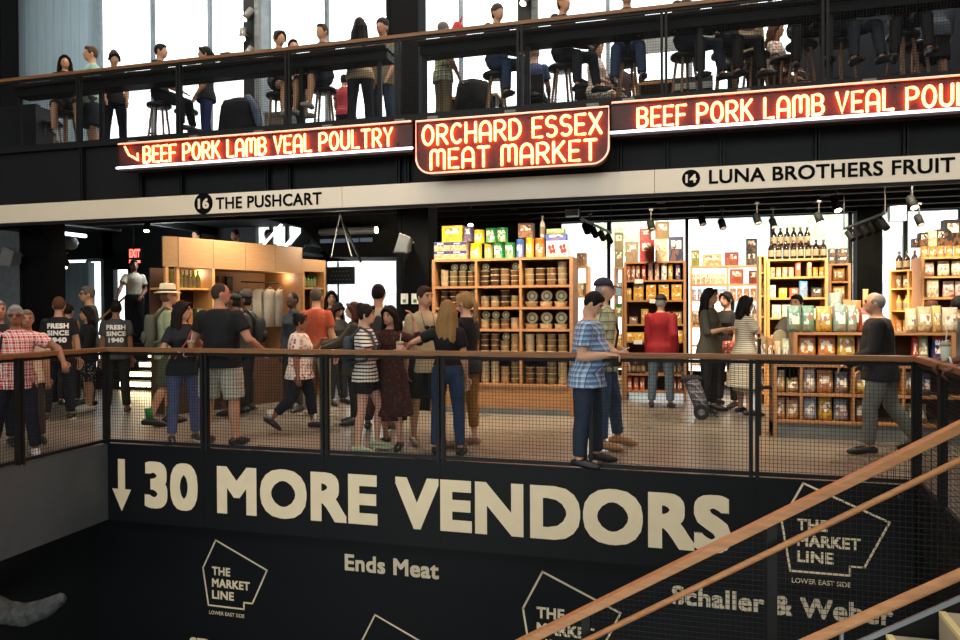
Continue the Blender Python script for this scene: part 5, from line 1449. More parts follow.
# lamps of the market hall, and added fill lights
def light(kind, name, loc, power, col=(1, .78, .5), size=.1, spot_=110, aim=None):
    l = bpy.data.lights.new(name, kind); l.energy = power; l.color = col
    if kind == 'SPOT': l.spot_size = R(spot_); l.spot_blend = .6; l.shadow_soft_size = size
    elif kind == 'AREA': l.size = size
    else: l.shadow_soft_size = size
    o = bpy.data.objects.new(name, l); COL.objects.link(o); o.location = loc
    if aim is not None: o.rotation_euler = (V(aim)-V(loc)).to_track_quat('-Z', 'Y').to_euler()
    return o
WARM = (1, .8, .55)
def lamp(px, y, z, tgt_px, ty, tz, power, ang=95): light('SPOT', 'lamp_and_fill_spot', (X(px, y, 300), y, z), power, WARM, .06, ang, (X(tgt_px, ty, 320), ty, tz))
for px, tx, ty, tz, pw_ in ((450, 455, 10.6, 1.0, 125), (500, 500, 10.6, 1.0, 140), (545, 550, 10.6, 1.0, 125)): lamp(px, 9.75, 3.2, tx, ty, tz, pw_)
light('POINT', 'back_hall_fill', (-10.8, 13.6, 3.0), 70, (.88, .95, 1), .15)  # added fill without a fixture, brightens the concrete wall at the back left
for px, tx, ty, tz, pw_ in ((651, 655, 12.8, 1.6, 260), (702, 712, 14.4, 1.7, 110), (757, 790, 12.6, 1.7, 340), (819, 805, 12.6, 1.8, 380), (836, 842, 13.9, 1.8, 240), (912, 935, 11.6, 1.9, 460), (930, 900, 13.4, 1.7, 380)): lamp(px, ty-1.5, 3.25, tx, ty, tz, pw_)
for px, tx, ty, tz, pw_ in ((790, 800, 9.4, .9, 80), (850, 850, 9.4, .9, 80), (930, 930, 9.4, .9, 80)): lamp(px, 9.75-1.3, 2.8, tx, ty, tz, pw_*1.3, 80)  # added front fill hung in mid-air to brighten the snack bags
for x, y_, pw_ in ((.5, -.9, 3.5), (2.2, .4, 3.5)): light('POINT', 'nook_lamp', KM @ V((x, .35, 2.1)), pw_, WARM, .08)
light('SPOT', 'kiosk_lamp', KM @ V((1.0, -1.0, 3.3)), 40, WARM, .06, 100, KM @ V((1.2, 0, 2.2)))
light('POINT', 'kiosk_section_lamp', KM2 @ V((.4, -.5, 2.6)), 25, (1, .86, .66), .08)
for x, y_, pw_ in ((-9, 10.4, 55), (-6.4, 9.9, 60), (-4.2, 9.9, 60), (-1.2, 10.0, 55), (2.6, 10.2, 50)): light('SPOT', 'ceiling_lamp', (x, y_, CL-.05), pw_*4.2, (1, .84, .64), .12, 150, (x, y_-1.2, 0))
# ------------------------------------------------------------------ the shoppers
def rel(p, a): return math.degrees(math.atan2(-p.x, p.y))+a
PP = {}
def shopper(key, label, px, fy, ty, a, **kw):
    p = kw.pop('pos', None) or ground(px, fy)
    h = (at(px, ty, p.y).z-p.z)*1.75/1.768
    q = person(label, p, rel(p, a), h, **kw); PP[key] = q; q['p'] = p; return q
LONG = 'long'
shopper('plaid', 'grey-haired person in sunglasses and red plaid shirt leaning on the left guard', 17, 456, 303, -6, skinc='#8a5f45', hair=('short', '#8f8b86'), top=('shirt', plaid_red, '#ffffff'),
        bottom=(LONG, denim, '#1f2431'), shoe='#b9b5ac', sole='#dcd8cf', glasses='sun', pose=dict(L=(20, 60, 52, 16), R=(0, 12, 8, 4), lL=(12, 8, 4, 6), lR=(-6, 12, -10, 10), curl=.7), w=1.08, belly=.02)
shopper('cream', 'person in a cream shirt standing behind the red plaid shirt', 28, 444, 309, 4, skinc='#a87a5c', hair=('short', '#7a6a58'), top=('shirt', cloth, '#d2c2a4'), bottom=(LONG, cloth, '#3a3833'), w=1.1)
shopper('edge', 'grey-haired person in black at the left edge behind the guard', -1, 447, 299, 14, hair=('short', '#8c8278'), top=('tee', cloth, '#1c1c1e'), bottom=(LONG, denim, '#22252e'))
shopper('fresh1', 'person with reddish brown hair seen from behind in a black printed T-shirt', 60, 420, 296, 172, hair=('short', '#5b3826'), top=('tee', cloth, '#17181a'), bottom=(LONG, denim, '#1b1d24'), sole='#d6d0c0', pose=dict(lL=(0, 6, -4, 6), R=(4, 12, 14, 4)))
back_print(PP['fresh1'], ('FRESH', 'SINCE', '1940'), 1.31, .27, .074)
shopper('peach', 'person in an orange peach top half hidden between two black shirts', 69, 405, 303, 150, hair=('short', '#2a1c14'), top=('shirt', cloth, '#cf8a50'), bottom=(LONG, cloth, '#2a2a2c'))
shopper('spots', 'black-haired person in black with spotted knee shorts, facing left', 89, 411, 306, -80, sex='f', hair=('bob', '#14100f'), skinc='#b98765', top=('tee', cloth, '#18181a'), bottom=('shorts', spotted, '#ffffff'), shoe='#c9c4b8', pose=dict(sleeve=1.5, L=(10, 10, 60, 5), R=(10, 10, 60, 5)))
shopper('tall', 'tall grey-haired person with glasses and dark green shirt behind the spotted shorts', 91, 0, 285, -84, pos=V((X(89, 9.85, 320), 9.85, 0)), hair=('short', '#5c5852'), glasses='clear', top=('shirt', cloth, '#3f4741'), bottom=(LONG, cloth, '#2b2b2a'))
shopper('fresh2', 'black-haired person from behind in a grey T-shirt with white printing', 117, 413, 300, 178, hair=('short', '#121010'), top=('tee', cloth, '#444543'), bottom=(LONG, cloth, '#23231e'), shoe='#6d4c3a', skinc='#8e6248')
back_print(PP['fresh2'], ('FRESH', 'SINCE', '1940'), 1.31, .27, .074)
shopper('polo', 'person in a pale polo shirt standing up on the back stairs', 134, 0, 259, 12, pos=V((X(134, 13.3, 290), 13.3, .85)), hair=('short', '#1b1614'), skinc='#7d5440', top=('tucked', cloth, '#b2ab98'), bottom=(LONG, cloth, '#17171a'), pose=dict(R=(25, 25, 45, 20), L=(5, 12, 55, -28)))
shopper('straw', 'person in a straw hat and sage T-shirt with a backpack, green socks', 168, 425, 283, 98, hair=('fedora', '#6b5040', '#f2e4bc'), top=('tee', cloth, '#9aa27c'), bottom=('shorts', cloth, '#434935'), shoe='#1a1a1b', sock='#2f7d48', pose=dict(lL=(16, 3, -10, 3), lR=(-8, 3, -24, 3)))
shopper('iced', 'dark-haired person in black holding an iced drink, blue jeans', 184, 442, 300, 14, sex='f', hair=('long', '#1d1512'), head=(55, 0), top=('tee', cloth, '#1f2026'), bottom=(LONG, denim, '#4b5270'), shoe='#3a3a3c', sole='#d8d4ca', pose=dict(R=(12, 24, 92, -32), L=(22, 14, 98, -24), curl=.9), skinc='#bd8c6c')
shopper('big', 'big person in a black T-shirt and pale checked shorts, head turned right', 221, 445, 281, 148, w=1.26, belly=.04, hair=('buzz', '#3b2e26'), top=('tee', cloth, '#131416'), bottom=('shorts', plaid_grey, '#ffffff'), shoe='#1d1c1c', head=(-50, 0), pose=dict(L=(6, 26, 60, 2), R=(4, 26, 66, 4), lL=(3, 6, -2, 3), lR=(2, 6, -2, 3)), skinc='#b07f64')
shopper('cap1', 'person in a black cap and dark T-shirt with a teal collar, facing left', 247, 412, 291, -106, hair=('cap', '#1c1512', '#17171a'), skinc='#74503a', top=('tee', cloth, '#3b3a38'), bottom=(LONG, cloth, '#191a1d'), pose=dict(R=(20, 12, 70, 5), L=(20, 12, 70, 5)))
obj('collar', MB().tube([PP['cap1']['U']((.085*math.cos(2*PI*j/14), .078*math.sin(2*PI*j/14), 1.455)) for j in range(14)], .022, 8, closed=True), cloth, PP['cap1']['shirt'], True, '#6fb0ac')
shopper('cap2', 'person in a black cap mostly hidden behind the big black T-shirt', 236, 415, 292, -120, hair=('cap', '#1c1512', '#19191b'), skinc='#6a4633', top=('tee', cloth, '#2c2b2b'), bottom=(LONG, cloth, '#1d1d20'))
shopper('dark', 'short-haired dark-skinned person in a navy top in front of the kiosk nook', 294, 411, 291, -50, sex='f', hair=('buzz', '#120e0d'), skinc='#4a3024', top=('tee', cloth, '#2b3038'), bottom=(LONG, cloth, '#2c2a28'), pose=dict(sleeve=1.4))
shopper('rust', 'person in a rust red T-shirt seen from behind, grey trousers', 317, 416, 287, 160, hair=('short', '#4d443b'), top=('tee', cloth, '#a3472d'), bottom=(LONG, cloth, '#8d8470'), shoe='#9c9486', sole='#d2ccc0', skinc='#b98668', pose=dict(R=(4, 10, 16, 4)))
shopper('floral', 'walking person in a white floral blouse and cropped dark jeans', 300, 430, 311, 84, sex='f', w=1.55, belly=.03, hair=('bun', '#17120f'), skinc='#8d5e47', top=('blouse', floral_white, '#ffffff'), bottom=('crop', denim, '#1e222e'), shoe='#161617', sock='#d8d2c8',
        pose=dict(lL=(20, 3, 6, 3), lR=(-14, 3, -46, 3), R=(-4, 12, 6, 8), L=(34, 16, 140, -34)))
shopper('back1', 'dark-haired person facing us far behind the rust red T-shirt', 332, 398, 290, 4, sex='f', hair=('long', '#17110f'), top=('tee', cloth, '#3a3836'), bottom=(LONG, cloth, '#2a2a2c'), skinc='#c79a7c')
shopper('back2', 'dark-haired person looking down beside the rust red T-shirt', 338, 405, 302, 40, sex='f', hair=('long', '#15100e'), top=('tee', cloth, '#34322e'), bottom=(LONG, cloth, '#25252a'), head=(0, 30), pose=dict(L=(30, 10, 90, 0), R=(30, 10, 90, 0)))
shopper('olive', 'person with reddish hair in a dark olive coat behind the striped T-shirt', 355, 424, 301, -92, sex='f', hair=('bob', '#43211c'), top=('coat', cloth, '#2e2b20'), bottom=(LONG, cloth, '#201f20'), pose=dict(L=(40, 8, 70, 0), R=(46, 8, 74, 0)))
shopper('stripe', 'person with a hair bun in a striped T-shirt and black shorts, backpack on', 366, 452, 303, 76, sex='f', hair=('bun', '#1c1411'), top=('tee', stripe_bw, '#ffffff'), bottom=('mini', cloth, '#101013'), shoe='#a9b891', sole='#d6d8c4', skinc='#c8967a',
        pose=dict(lL=(20, 4, -6, 3), lR=(-2, 4, -6, 3), R=(24, 12, 104, -8), L=(24, 12, 104, -10), curl=.9))
shopper('brown', 'smiling long-haired person in a brown floral dress with one arm raised', 391, 448, 304, -26, sex='f', hair=('long', '#150f0e'), top=('dress', floral_brown, '#ffffff'), bottom=('midi', floral_brown, '#ffffff'), shoe='#151314', skinc='#b8866a', head=(-6, 6),
        pose=dict(L=(40, 72, 172, -14), R=(10, 14, 40, 0), sleeve=1.4, lL=(12, 5, -4, 3), lR=(-10, 5, -14, 4)))
shopper('tan', 'dark-haired person in a beige T-shirt from behind, between the two women', 379, 430, 283, 164, hair=('short', '#120f0e'), top=('tee', cloth, '#b8a88c'), bottom=(LONG, cloth, '#26262a'), skinc='#b07c5c')
shopper('beige', 'brown-haired person in a beige shirt with sunglasses hung at the neck, dark shorts', 425, 443, 285, 24, hair=('short', '#33231a'), top=('shirt', cloth, '#b3a07c'), bottom=('shorts', cloth, '#232320'), shoe='#7c6c5c', skinc='#b98a6a', head=(14, 4), pose=dict(R=(2, 12, 8, 4), L=(6, 10, 30, 0)))
q = PP['beige']; gm = MB()
for e in (-1, 1): gm.ell(q['U']((e*.035, -.152, 1.3)), (.034, .01, .024), n=12, k=6)
gm.tube([q['U']((-.06, -.145, 1.31)), q['U']((-.07, -.07, 1.46))], .004, 5).tube([q['U']((.06, -.145, 1.31)), q['U']((.07, -.07, 1.46))], .004, 5)
obj('sunglasses', gm, leather, q['o'], True, '#151515')
shopper('longblond', 'person with long wavy blond hair from behind, black top and blue jeans, elbow out', 448, 455, 299, 168, sex='f', hair=('long', '#86673f'), top=('tucked', cloth, '#121315'), bottom=(LONG, denim, '#2c3d58'), shoe='#141415', skinc='#c9997a', pose=dict(L=(8, 66, 70, 30), R=(4, 10, 20, 0)), face_on=False)
shopper('ponytail', 'person with a blond ponytail, black T-shirt and mustard trousers', 467, 447, 291, -126, sex='f', hair=('pony', '#94744a'), top=('tee', cloth, '#141416'), bottom=('crop', cloth, '#8c6128'), shoe='#8a6a52', skinc='#cf9f82', pose=dict(R=(2, 8, 10, 2), L=(10, 10, 40, 0)))
shopper('phone', 'dark-haired person in a blue plaid shirt looking down at a phone by the guard', 587, 465, 290, 80, w=1.42, belly=.05, hair=('short', '#14100e'), top=('shirt', plaid_blue, '#ffffff'), bottom=(LONG, denim, '#27303e'), shoe='#151516', skinc='#c79b7c', head=(0, 30), lean=4,
        pose=dict(R=(-8, 8, 94, -14), L=(-4, 8, 96, -20), lL=(8, 4, 2, 3), lR=(-2, 4, -4, 3), curl=.9))
shopper('navycap', 'person in a navy cap and pale green plaid shirt behind the blue plaid shirt', 603, 448, 276, 86, hair=('cap', '#8d8a86', '#23283a'), top=('shirt', plaid_green, '#ffffff'), bottom=(LONG, denim, '#34465e'), shoe='#a37a52', skinc='#c99c80', pose=dict(R=(0, 8, 50, 0), L=(0, 8, 60, 0), lL=(16, 3, 4, 3)))
shopper('red', 'grey-haired person in a red jacket and black cap from behind', 661, 408, 293, 172, w=1.06, hair=('cap', '#a39c92', '#1d1c1d'), top=('jacket', cloth, '#85191f'), bottom=(LONG, denim, '#5c6a74'), shoe='#1c1b1c', face_on=False, pose=dict(R=(-20, 8, 10, 2), L=(2, 4, 12, 2)))
shopper('longdark', 'person with very long dark hair in a grey olive top right of the trolley', 709, 412, 287, 66, sex='f', hair=('long', '#100d0d'), top=('blouse', cloth, '#4c4a3f'), bottom=(LONG, cloth, '#141417'), shoe='#121214', skinc='#c09074', pose=dict(R=(14, 14, 105, -10), L=(14, 14, 105, -10), sleeve=1.2))
shopper('handface', 'dark-haired person in black with a hand near the face, between two shoppers', 727, 407, 291, -40, sex='f', hair=('pony', '#131010'), top=('tee', cloth, '#1a191b'), bottom=(LONG, cloth, '#1c1c20'), skinc='#b9886c', pose=dict(R=(50, 20, 140, -20), L=(6, 10, 20, 0)))
shopper('finestripe', 'bob-haired person in a long finely striped dress facing the counter', 745, 415, 295, 112, sex='f', w=1.25, hair=('bob', '#14100f'), top=('dress', stripe_fine, '#ffffff'), bottom=('midi', stripe_fine, '#ffffff'), shoe='#1d1a19', skinc='#bd8d70', pose=dict(R=(30, 12, 70, 0), L=(30, 12, 70, 0), sleeve=.6))
def behind(key, label, px, y, ty, a, **kw): return shopper(key, label, px, 0, ty, a, pos=V((X(px, y, 310), y, 0)), **kw)
behind('counter', 'dark-haired person in a brown grey shirt behind the snack counter', 797, 10.7, 293.5, -24, hair=('short', '#120f0e'), top=('tee', cloth, '#61584c'), bottom=(LONG, cloth, '#2c2b2a'), skinc='#a3755a', pose=dict(R=(30, 16, 60, 0)))
behind('brownhead', 'brown-haired person behind the snack counter right of the black jacket', 931, 10.5, 299, 150, hair=('short', '#4a2f20'), top=('tee', cloth, '#6a5a4a'), bottom=(LONG, cloth, '#2c2b2a'))
behind('blackhead', 'black-haired person behind the snack counter at the right edge', 958, 10.6, 295, 170, hair=('short', '#131110'), top=('tee', cloth, '#3a3836'), bottom=(LONG, cloth, '#2c2b2a'))
shopper('blackjacket', 'grey-haired balding person in a black jacket walking left past the snack counter', 880, 453, 289, -88, w=1.34, belly=.03, hair=('grey_ring', '#77736f'), top=('jacket', cloth, '#17181a'), bottom=(LONG, cloth, '#5f615b'), shoe='#1b1916', skinc='#b98a6e', lean=3,
        pose=dict(lL=(14, 3, 2, 3), lR=(-16, 3, -34, 3), L=(10, 8, 62, -6), R=(-4, 8, 40, -4)))
rp = V((2.2, 5.96, 0))
PP['edgehand'] = person('dark-skinned hand with a white bracelet holding a cup over the right corner guard', rp, -100, 1.72, skinc='#5c3b2c', hair=('short', '#120f0e'), top=('tee', cloth, '#3a4a44'), bottom=(LONG, denim, '#2a3040'), pose=dict(R=(42, 6, 76, 0), L=(40, 14, 74, -8), curl=1.0))
# people up on the stair landing behind the kiosk
def landing(label, px, ty, a, **kw): return shopper('l%d' % px, label, px, 0, ty, a, pos=V((X(px, 14.7, 230), 14.7, 1.53)), vox=.018, detail=False, **kw)
landing('fair-faced person in dark clothes on the landing above the kiosk, leftmost', 197, 229, -50, hair=('short', '#1a1412'), top=('tee', cloth, '#22242a'))
landing('person in a blue top on the landing above the kiosk', 236, 229, -60, hair=('short', '#1a1412'), top=('tee', cloth, '#2c4a78'), skinc='#8a5c44')
landing('dark-skinned person on the landing above the kiosk, under the PUSHCART lettering', 268, 229, 30, hair=('short', '#141110'), top=('tee', cloth, '#5a3c30'), skinc='#6e4533')

# ------------------------------------------------------------------ what they carry
def cup(label, p, col, h=.15, r=.042):
    t = thing('drink_cup', label, 'cup', p)
    obj('cup', MB().lathe([(r*.72, 0), (r*.74, .01), (r, h)], 16), leather, t, True, col)
    obj('lid', MB().lathe([(r*1.05, h), (r*1.05, h+.012), (r*.8, h+.03), (r*.2, h+.032)], 16), lidm, t, True)
    obj('straw', MB().tube([(0, 0, h+.02), (.012, 0, h+.11)], .004, 6), whitepaint, t)
a, b = hand_at(PP['iced'], 'R', .1), hand_at(PP['iced'], 'L', .1); c = a.lerp(b, .5)
cup('iced coffee in a clear cup held by the dark-haired person in black', c-V((0, 0, .07)), '#8a5a3c')
c = hand_at(PP['stripe'], 'R', .09, .03); cup('pinkish drink in a clear cup held by the striped T-shirt', c-V((0, 0, .06)), '#b58a80')
a, b = hand_at(PP['phone'], 'R', .1), hand_at(PP['phone'], 'L', .1); c = a.lerp(b, .5)+V((.02, 0, .02))
ph = thing('phone', 'white phone held by the person in the blue plaid shirt', 'phone', c, R(rel(PP['phone']['p'], 80)))
obj('body', MB().box((-.036, -.075, -.005), (.036, .075, .004), M.Rotation(R(-28), 3, 'X')), whitepaint, ph, bevel=.003)
obj('screen', MB().box((-.033, -.07, .004), (.033, .07, .005), M.Rotation(R(-28), 3, 'X')), leather, ph, False, '#202226')
def backpack(q, label, col, w=.15, h=.4, d=.13, strap=True):
    o = q['o']; W = q['W']; c = q['U']((0, .0, 1.2)); t = thing('backpack', label, 'backpack', o.location, o.rotation_euler.z); t.scale = o.scale
    yo = .16
    mb = MB(); out = []
    for z, k in ((-h*.5, .8), (-h*.46, .95), (-h*.1, 1), (h*.3, .96), (h*.46, .75), (h*.5, .5)):
        out.append([c+V((w*k*(abs(math.cos(2*PI*j/16))**.6)*(1 if math.cos(2*PI*j/16) > 0 else -1), yo+d*.5*k*math.sin(2*PI*j/16)+d*.3, z)) for j in range(16)])
    obj('bag', mb.rings(out, 16), cloth, t, True, col)
    obj('pocket', MB().ell(c+V((0, yo+d*.8, -h*.2)), (w*.75, d*.28, h*.2)), cloth, t, True, col)
    for e in (-1, 1):
        pts = [c+V((e*.09, yo+.0, h*.4)), q['U']((e*.1, .04, 1.49)), q['U']((e*.115, -.09, 1.42)), q['U']((e*.13, -.15, 1.27)), q['U']((e*.19, -.05, 1.1)), c+V((e*.13, yo, -h*.35))]
        obj('strap', MB().tube(pts, .017, 8, True), cloth, t, True, col)
backpack(PP['straw'], 'olive grey backpack worn by the person in the straw hat', '#55584c')
backpack(PP['stripe'], 'small slate blue backpack worn over the striped T-shirt', '#3a4650', .13, .36, .12)
backpack(PP['tan'], 'dark backpack worn by the beige T-shirt between the two women', '#2a2a2c', .12, .36, .08)
backpack(PP['cap1'], 'black backpack on the person in the black cap with the teal collar', '#1e1f20', .13, .36, .14)
# shoulder strap across the red plaid shirt and black bag of the long-haired blond
q = PP['plaid']; t = thing('shoulder_bag', 'black strap and bag across the red plaid shirt at the left edge', 'bag', q['o'].location, q['o'].rotation_euler.z); t.scale = q['o'].scale
obj('strap', MB().tube([q['U']((-.12, .02, 1.47)), q['U']((-.13, -.12, 1.36)), q['U']((-.15, -.155, 1.2)), q['U']((-.2, -.12, 1.02)), q['U']((-.22, -.02, .9))], .014, 8, True), cloth, t, True, '#18181a')
obj('bag', MB().ell(q['U']((-.25, .05, .8)), (.05, .12, .13)), cloth, t, True, '#1b1b1d')
q = PP['iced']; obj('bag_strap', MB().tube([q['U']((.11, .06, 1.46)), q['U']((.1, -.1, 1.43)), q['U']((.0, -.155, 1.25)), q['U']((-.13, -.12, 1.05))], .013, 8, True), cloth, q['o'], True, '#9a4a44')
q = PP['navycap']; ct_ = thing('camera_bag', 'black camera strap and bag on the pale green plaid shirt', 'bag', q['o'].location, q['o'].rotation_euler.z); ct_.scale = q['o'].scale
obj('strap', MB().tube([q['U']((.08, .05, 1.48)), q['U']((.08, -.1, 1.42)), q['U']((-.05, -.16, 1.2)), q['U']((-.16, -.13, 1.0))], .013, 8, True), cloth, ct_, True, '#141416')
obj('bag', MB().box(q['U']((-.24, -.2, .86))-V((0, 0, 0)), q['U']((-.12, -.1, 1.0))), cloth, ct_, False, '#18181a', bevel=.02)
p_ = hand_at(PP['handface'], 'L', .1)+V((.02, -.1, .36))
rb = thing('handbag', 'red and cream patterned bag hanging between the two dark-haired shoppers', 'bag', p_)
obj('bag', MB().rings([[(k*math.cos(2*PI*j/14), .05*math.sin(2*PI*j/14), z) for j in range(14)] for z, k in ((-.42, .1), (-.4, .14), (-.2, .15), (-.12, .13))], 14), floral('red_patterned_cloth', '#a8564a', '#7c2c28', '#d8b8a0', 24), rb, True)
obj('handle', MB().tube([(-.1, 0, -.13), (-.06, 0, .0), (.06, 0, .0), (.1, 0, -.13)], .009, 6, True), cloth, rb, True, '#4a201c')
# shopping trolley of the red jacket
hp = hand_at(PP['red'], 'R', .08); wp = ground(694, 418); wp = V((wp.x, hp.y-.25, 0))
wp = ground(699, 418)
tr_ = thing('shopping_trolley', 'charcoal tartan shopping trolley on two black wheels beside the red jacket', 'trolley', wp)
hd = hp-wp; ax = hd.normalized(); sx_ = V((0, 1, 0))
def TP(t, s_=0, n_=0): return ax*t+V((0, 1, 0))*s_+V((ax.z, 0, -ax.x))*n_
Lh = hd.length
fr_ = MB()
for e in (-.13, .13): fr_.tube([TP(.05, e), TP(Lh-.06, e)], .012, 8, True)
fr_.tube([TP(Lh-.06, -.13), TP(Lh, -.1), TP(Lh, .1), TP(Lh-.06, .13)], .014, 8, True); fr_.tube([TP(.12, -.16, .0), TP(.12, .16, .0)], .01, 6); fr_.tube([TP(.1, 0, .0), TP(.1, 0, .26)], .012, 6)
obj('frame', fr_, leather, tr_, True, '#222326')
obj('bag', MB().rings([[TP(t, .17*k*(abs(math.sin(2*PI*j/16))**.6)*(1 if math.sin(2*PI*j/16) > 0 else -1), .14+.12*k*math.cos(2*PI*j/16)) for j in range(16)] for t, k in ((.14, .85), (.17, 1.1), (.45, 1.25), (.68, 1.15), (.76, .8))], 16), plaid_bag, tr_, True)
obj('bag_flap', MB().ell(TP(.72, 0, .15), (.16, .17, .06)), cloth, tr_, True, '#2c2a30')
for e in (-.18, .18):
    w_ = obj('wheel', MB().lathe([(.02, -.02), (.1, -.02), (.105, -.01), (.105, .01), (.1, .02), (.02, .02)], 20, (0, 0, 0), 'y'), leather, tr_, False, '#141416', loc=V((.03, e, .105)))
    obj('hub', MB().lathe([(.045, -.026), (.045, .026)], 12, (0, 0, 0), 'y'), ductmat, w_)
obj('support_foot', MB().tube([TP(.1, 0, .2), V((.25, 0, .02))], .012, 6), black, tr_)
q = PP['edgehand']; c = hand_at(q, 'R', .02, .0)
cup('pale green cup held in the dark-skinned hand at the right edge', c+V((.0, .05, -.0)), '#a9b8a4', .12, .036)
sh, el, wr, d2, x_, pn, g_ = q['arms']['R']
obj('bracelet', MB().tube([wr+d2*.0+(x_*math.cos(2*PI*j/12)+pn*math.sin(2*PI*j/12))*.036 for j in range(12)], .008, 6, closed=True), whitepaint, q['o'], True)
# ------------------------------------------------------------------ up on the mezzanine
def stool(x, y, label, rz=0, rad=.19):
    t = thing('bar_stool', label, 'stool', (x, y, UF), rz)
    obj('seat', MB().lathe([(rad*.9, .70), (rad, .715), (rad, .75), (rad*.9, .765), (.02, .768)], 18), leather, t, True, '#1c1a19')
    for i in range(4):
        a = PI/4+i*PI/2; obj('leg', MB().tube([(.11*math.cos(a), .11*math.sin(a), .71), (.2*math.cos(a), .2*math.sin(a), 0)], (.02, .015), 8), stoolwood, t)
    obj('foot_ring', MB().tube([(.165*math.cos(PI/4+i*PI/2), .165*math.sin(PI/4+i*PI/2), .27) for i in range(4)], .009, 6, closed=True), black, t)
    return t
SIT = dict(lL=(78, 9, 8, 3), lR=(74, 9, 2, 3), L=(16, 9, 66, -10), R=(16, 9, 66, -10))
def upper(label, px, y, a, seated=True, ty=None, h=1.72, **kw):
    p = V((X(px, y, 60), y, UF)); pose = dict(SIT) if seated else dict(L=(6, 10, 34, -6), R=(6, 10, 34, -6))
    pose.update(kw.pop('pose', {}))
    if not seated and ty is not None: h = min(1.95, max(1.0, at(px, ty, y).z-UF))*1.75/1.768
    q = person(label, p, rel(p, a), h, pose=pose, seat=.775 if seated is True else (seated or None), vox=.017, detail=False, **kw)
    return q
SY_ = 10.16
uppers = [
 ('seated dark-haired person with bare legs on the leftmost mezzanine stool', 65, SY_, 0, True, dict(sex='f', hair=('long', '#120f0e'), top=('tee', cloth, '#1d1d20'), bottom=('skirt', cloth, '#2a2420'), shoe='#121214')),
 ('seated person in a dark shirt facing right at the mezzanine counter, fourth from left', 160, SY_, 66, True, dict(hair=('short', '#1c1511'), top=('tee', cloth, '#1a1b1e'), bottom=('long', cloth, '#16171a'))),
 ('seated person with pulled-back hair and bare legs at the counter under the perforated post', 279, SY_+.05, 32, True, dict(sex='f', hair=('bun', '#33241b'), top=('tank', cloth, '#1b1a1b'), bottom=('mini', cloth, '#19191c'), shoe='#a59a8c')),
 ('seated person in a dark hooded jacket and shorts, profile to the left', 323, SY_, -44, True, dict(hair=('short', '#3a2c22'), top=('jacket', cloth, '#20232a'), bottom=('shorts', cloth, '#232a3a'), shoe='#b8b6b0')),
 ('seated hooded person in a dark knit cap and jeans left of the lamp post', 497, SY_+.05, 40, True, dict(hair=('beanie', '#2a1f18', '#3b3632'), top=('jacket', cloth, '#17181b'), bottom=('long', denim, '#2f4260'))),
 ('seated person in an ochre knit cap and dark jacket right of the lamp post', 563, SY_, 48, True, dict(hair=('beanie', '#2a1f18', '#b57a35'), top=('jacket', cloth, '#1e2228'), bottom=('long', denim, '#20242c'))),
 ('seated person in a dark green jacket and jeans facing us on the mezzanine', 627, SY_, 2, True, dict(hair=('short', '#131010'), top=('jacket', cloth, '#1d2f29'), bottom=('long', denim, '#2e3d57'))),
 ('seated person in a navy jacket above the right neon sign, nearest the double post', 686, SY_, 46, True, dict(hair=('short', '#191412'), top=('jacket', cloth, '#1a2030'), bottom=('long', denim, '#232a38'))),
 ('seated person in black trousers next to the navy jacket', 727, SY_+.1, 40, True, dict(hair=('short', '#191412'), top=('tee', cloth, '#1b1b1e'), bottom=('long', cloth, '#17171a'))),
 ('seated person all in black left of the last mezzanine post', 802, SY_, 14, True, dict(hair=('short', '#191412'), top=('jacket', cloth, '#15161a'), bottom=('long', cloth, '#15161a'))),
 ('seated person in grey jeans right of the last mezzanine post', 842, SY_, 40, True, dict(hair=('short', '#191412'), top=('jacket', cloth, '#191b20'), bottom=('long', denim, '#2b323c'))),
 ('seated person in a maroon coat at the right of the mezzanine', 903, SY_, 12, True, dict(sex='f', hair=('long', '#191412'), top=('coat', cloth, '#4a1c24'), bottom=('long', cloth, '#1a1a1e'))),
]
for lb, px, y, a, st_, kw in uppers:
    q = upper(lb, px, y, a, st_, **kw)
    f = V((0, -1, 0)); f.rotate(q['o'].rotation_euler)
    b = q['o'].location-f*.02; stool(b.x, b.y, 'wooden stool under the '+' '.join(lb.split()[1:9]), R(random.uniform(0, 40)))
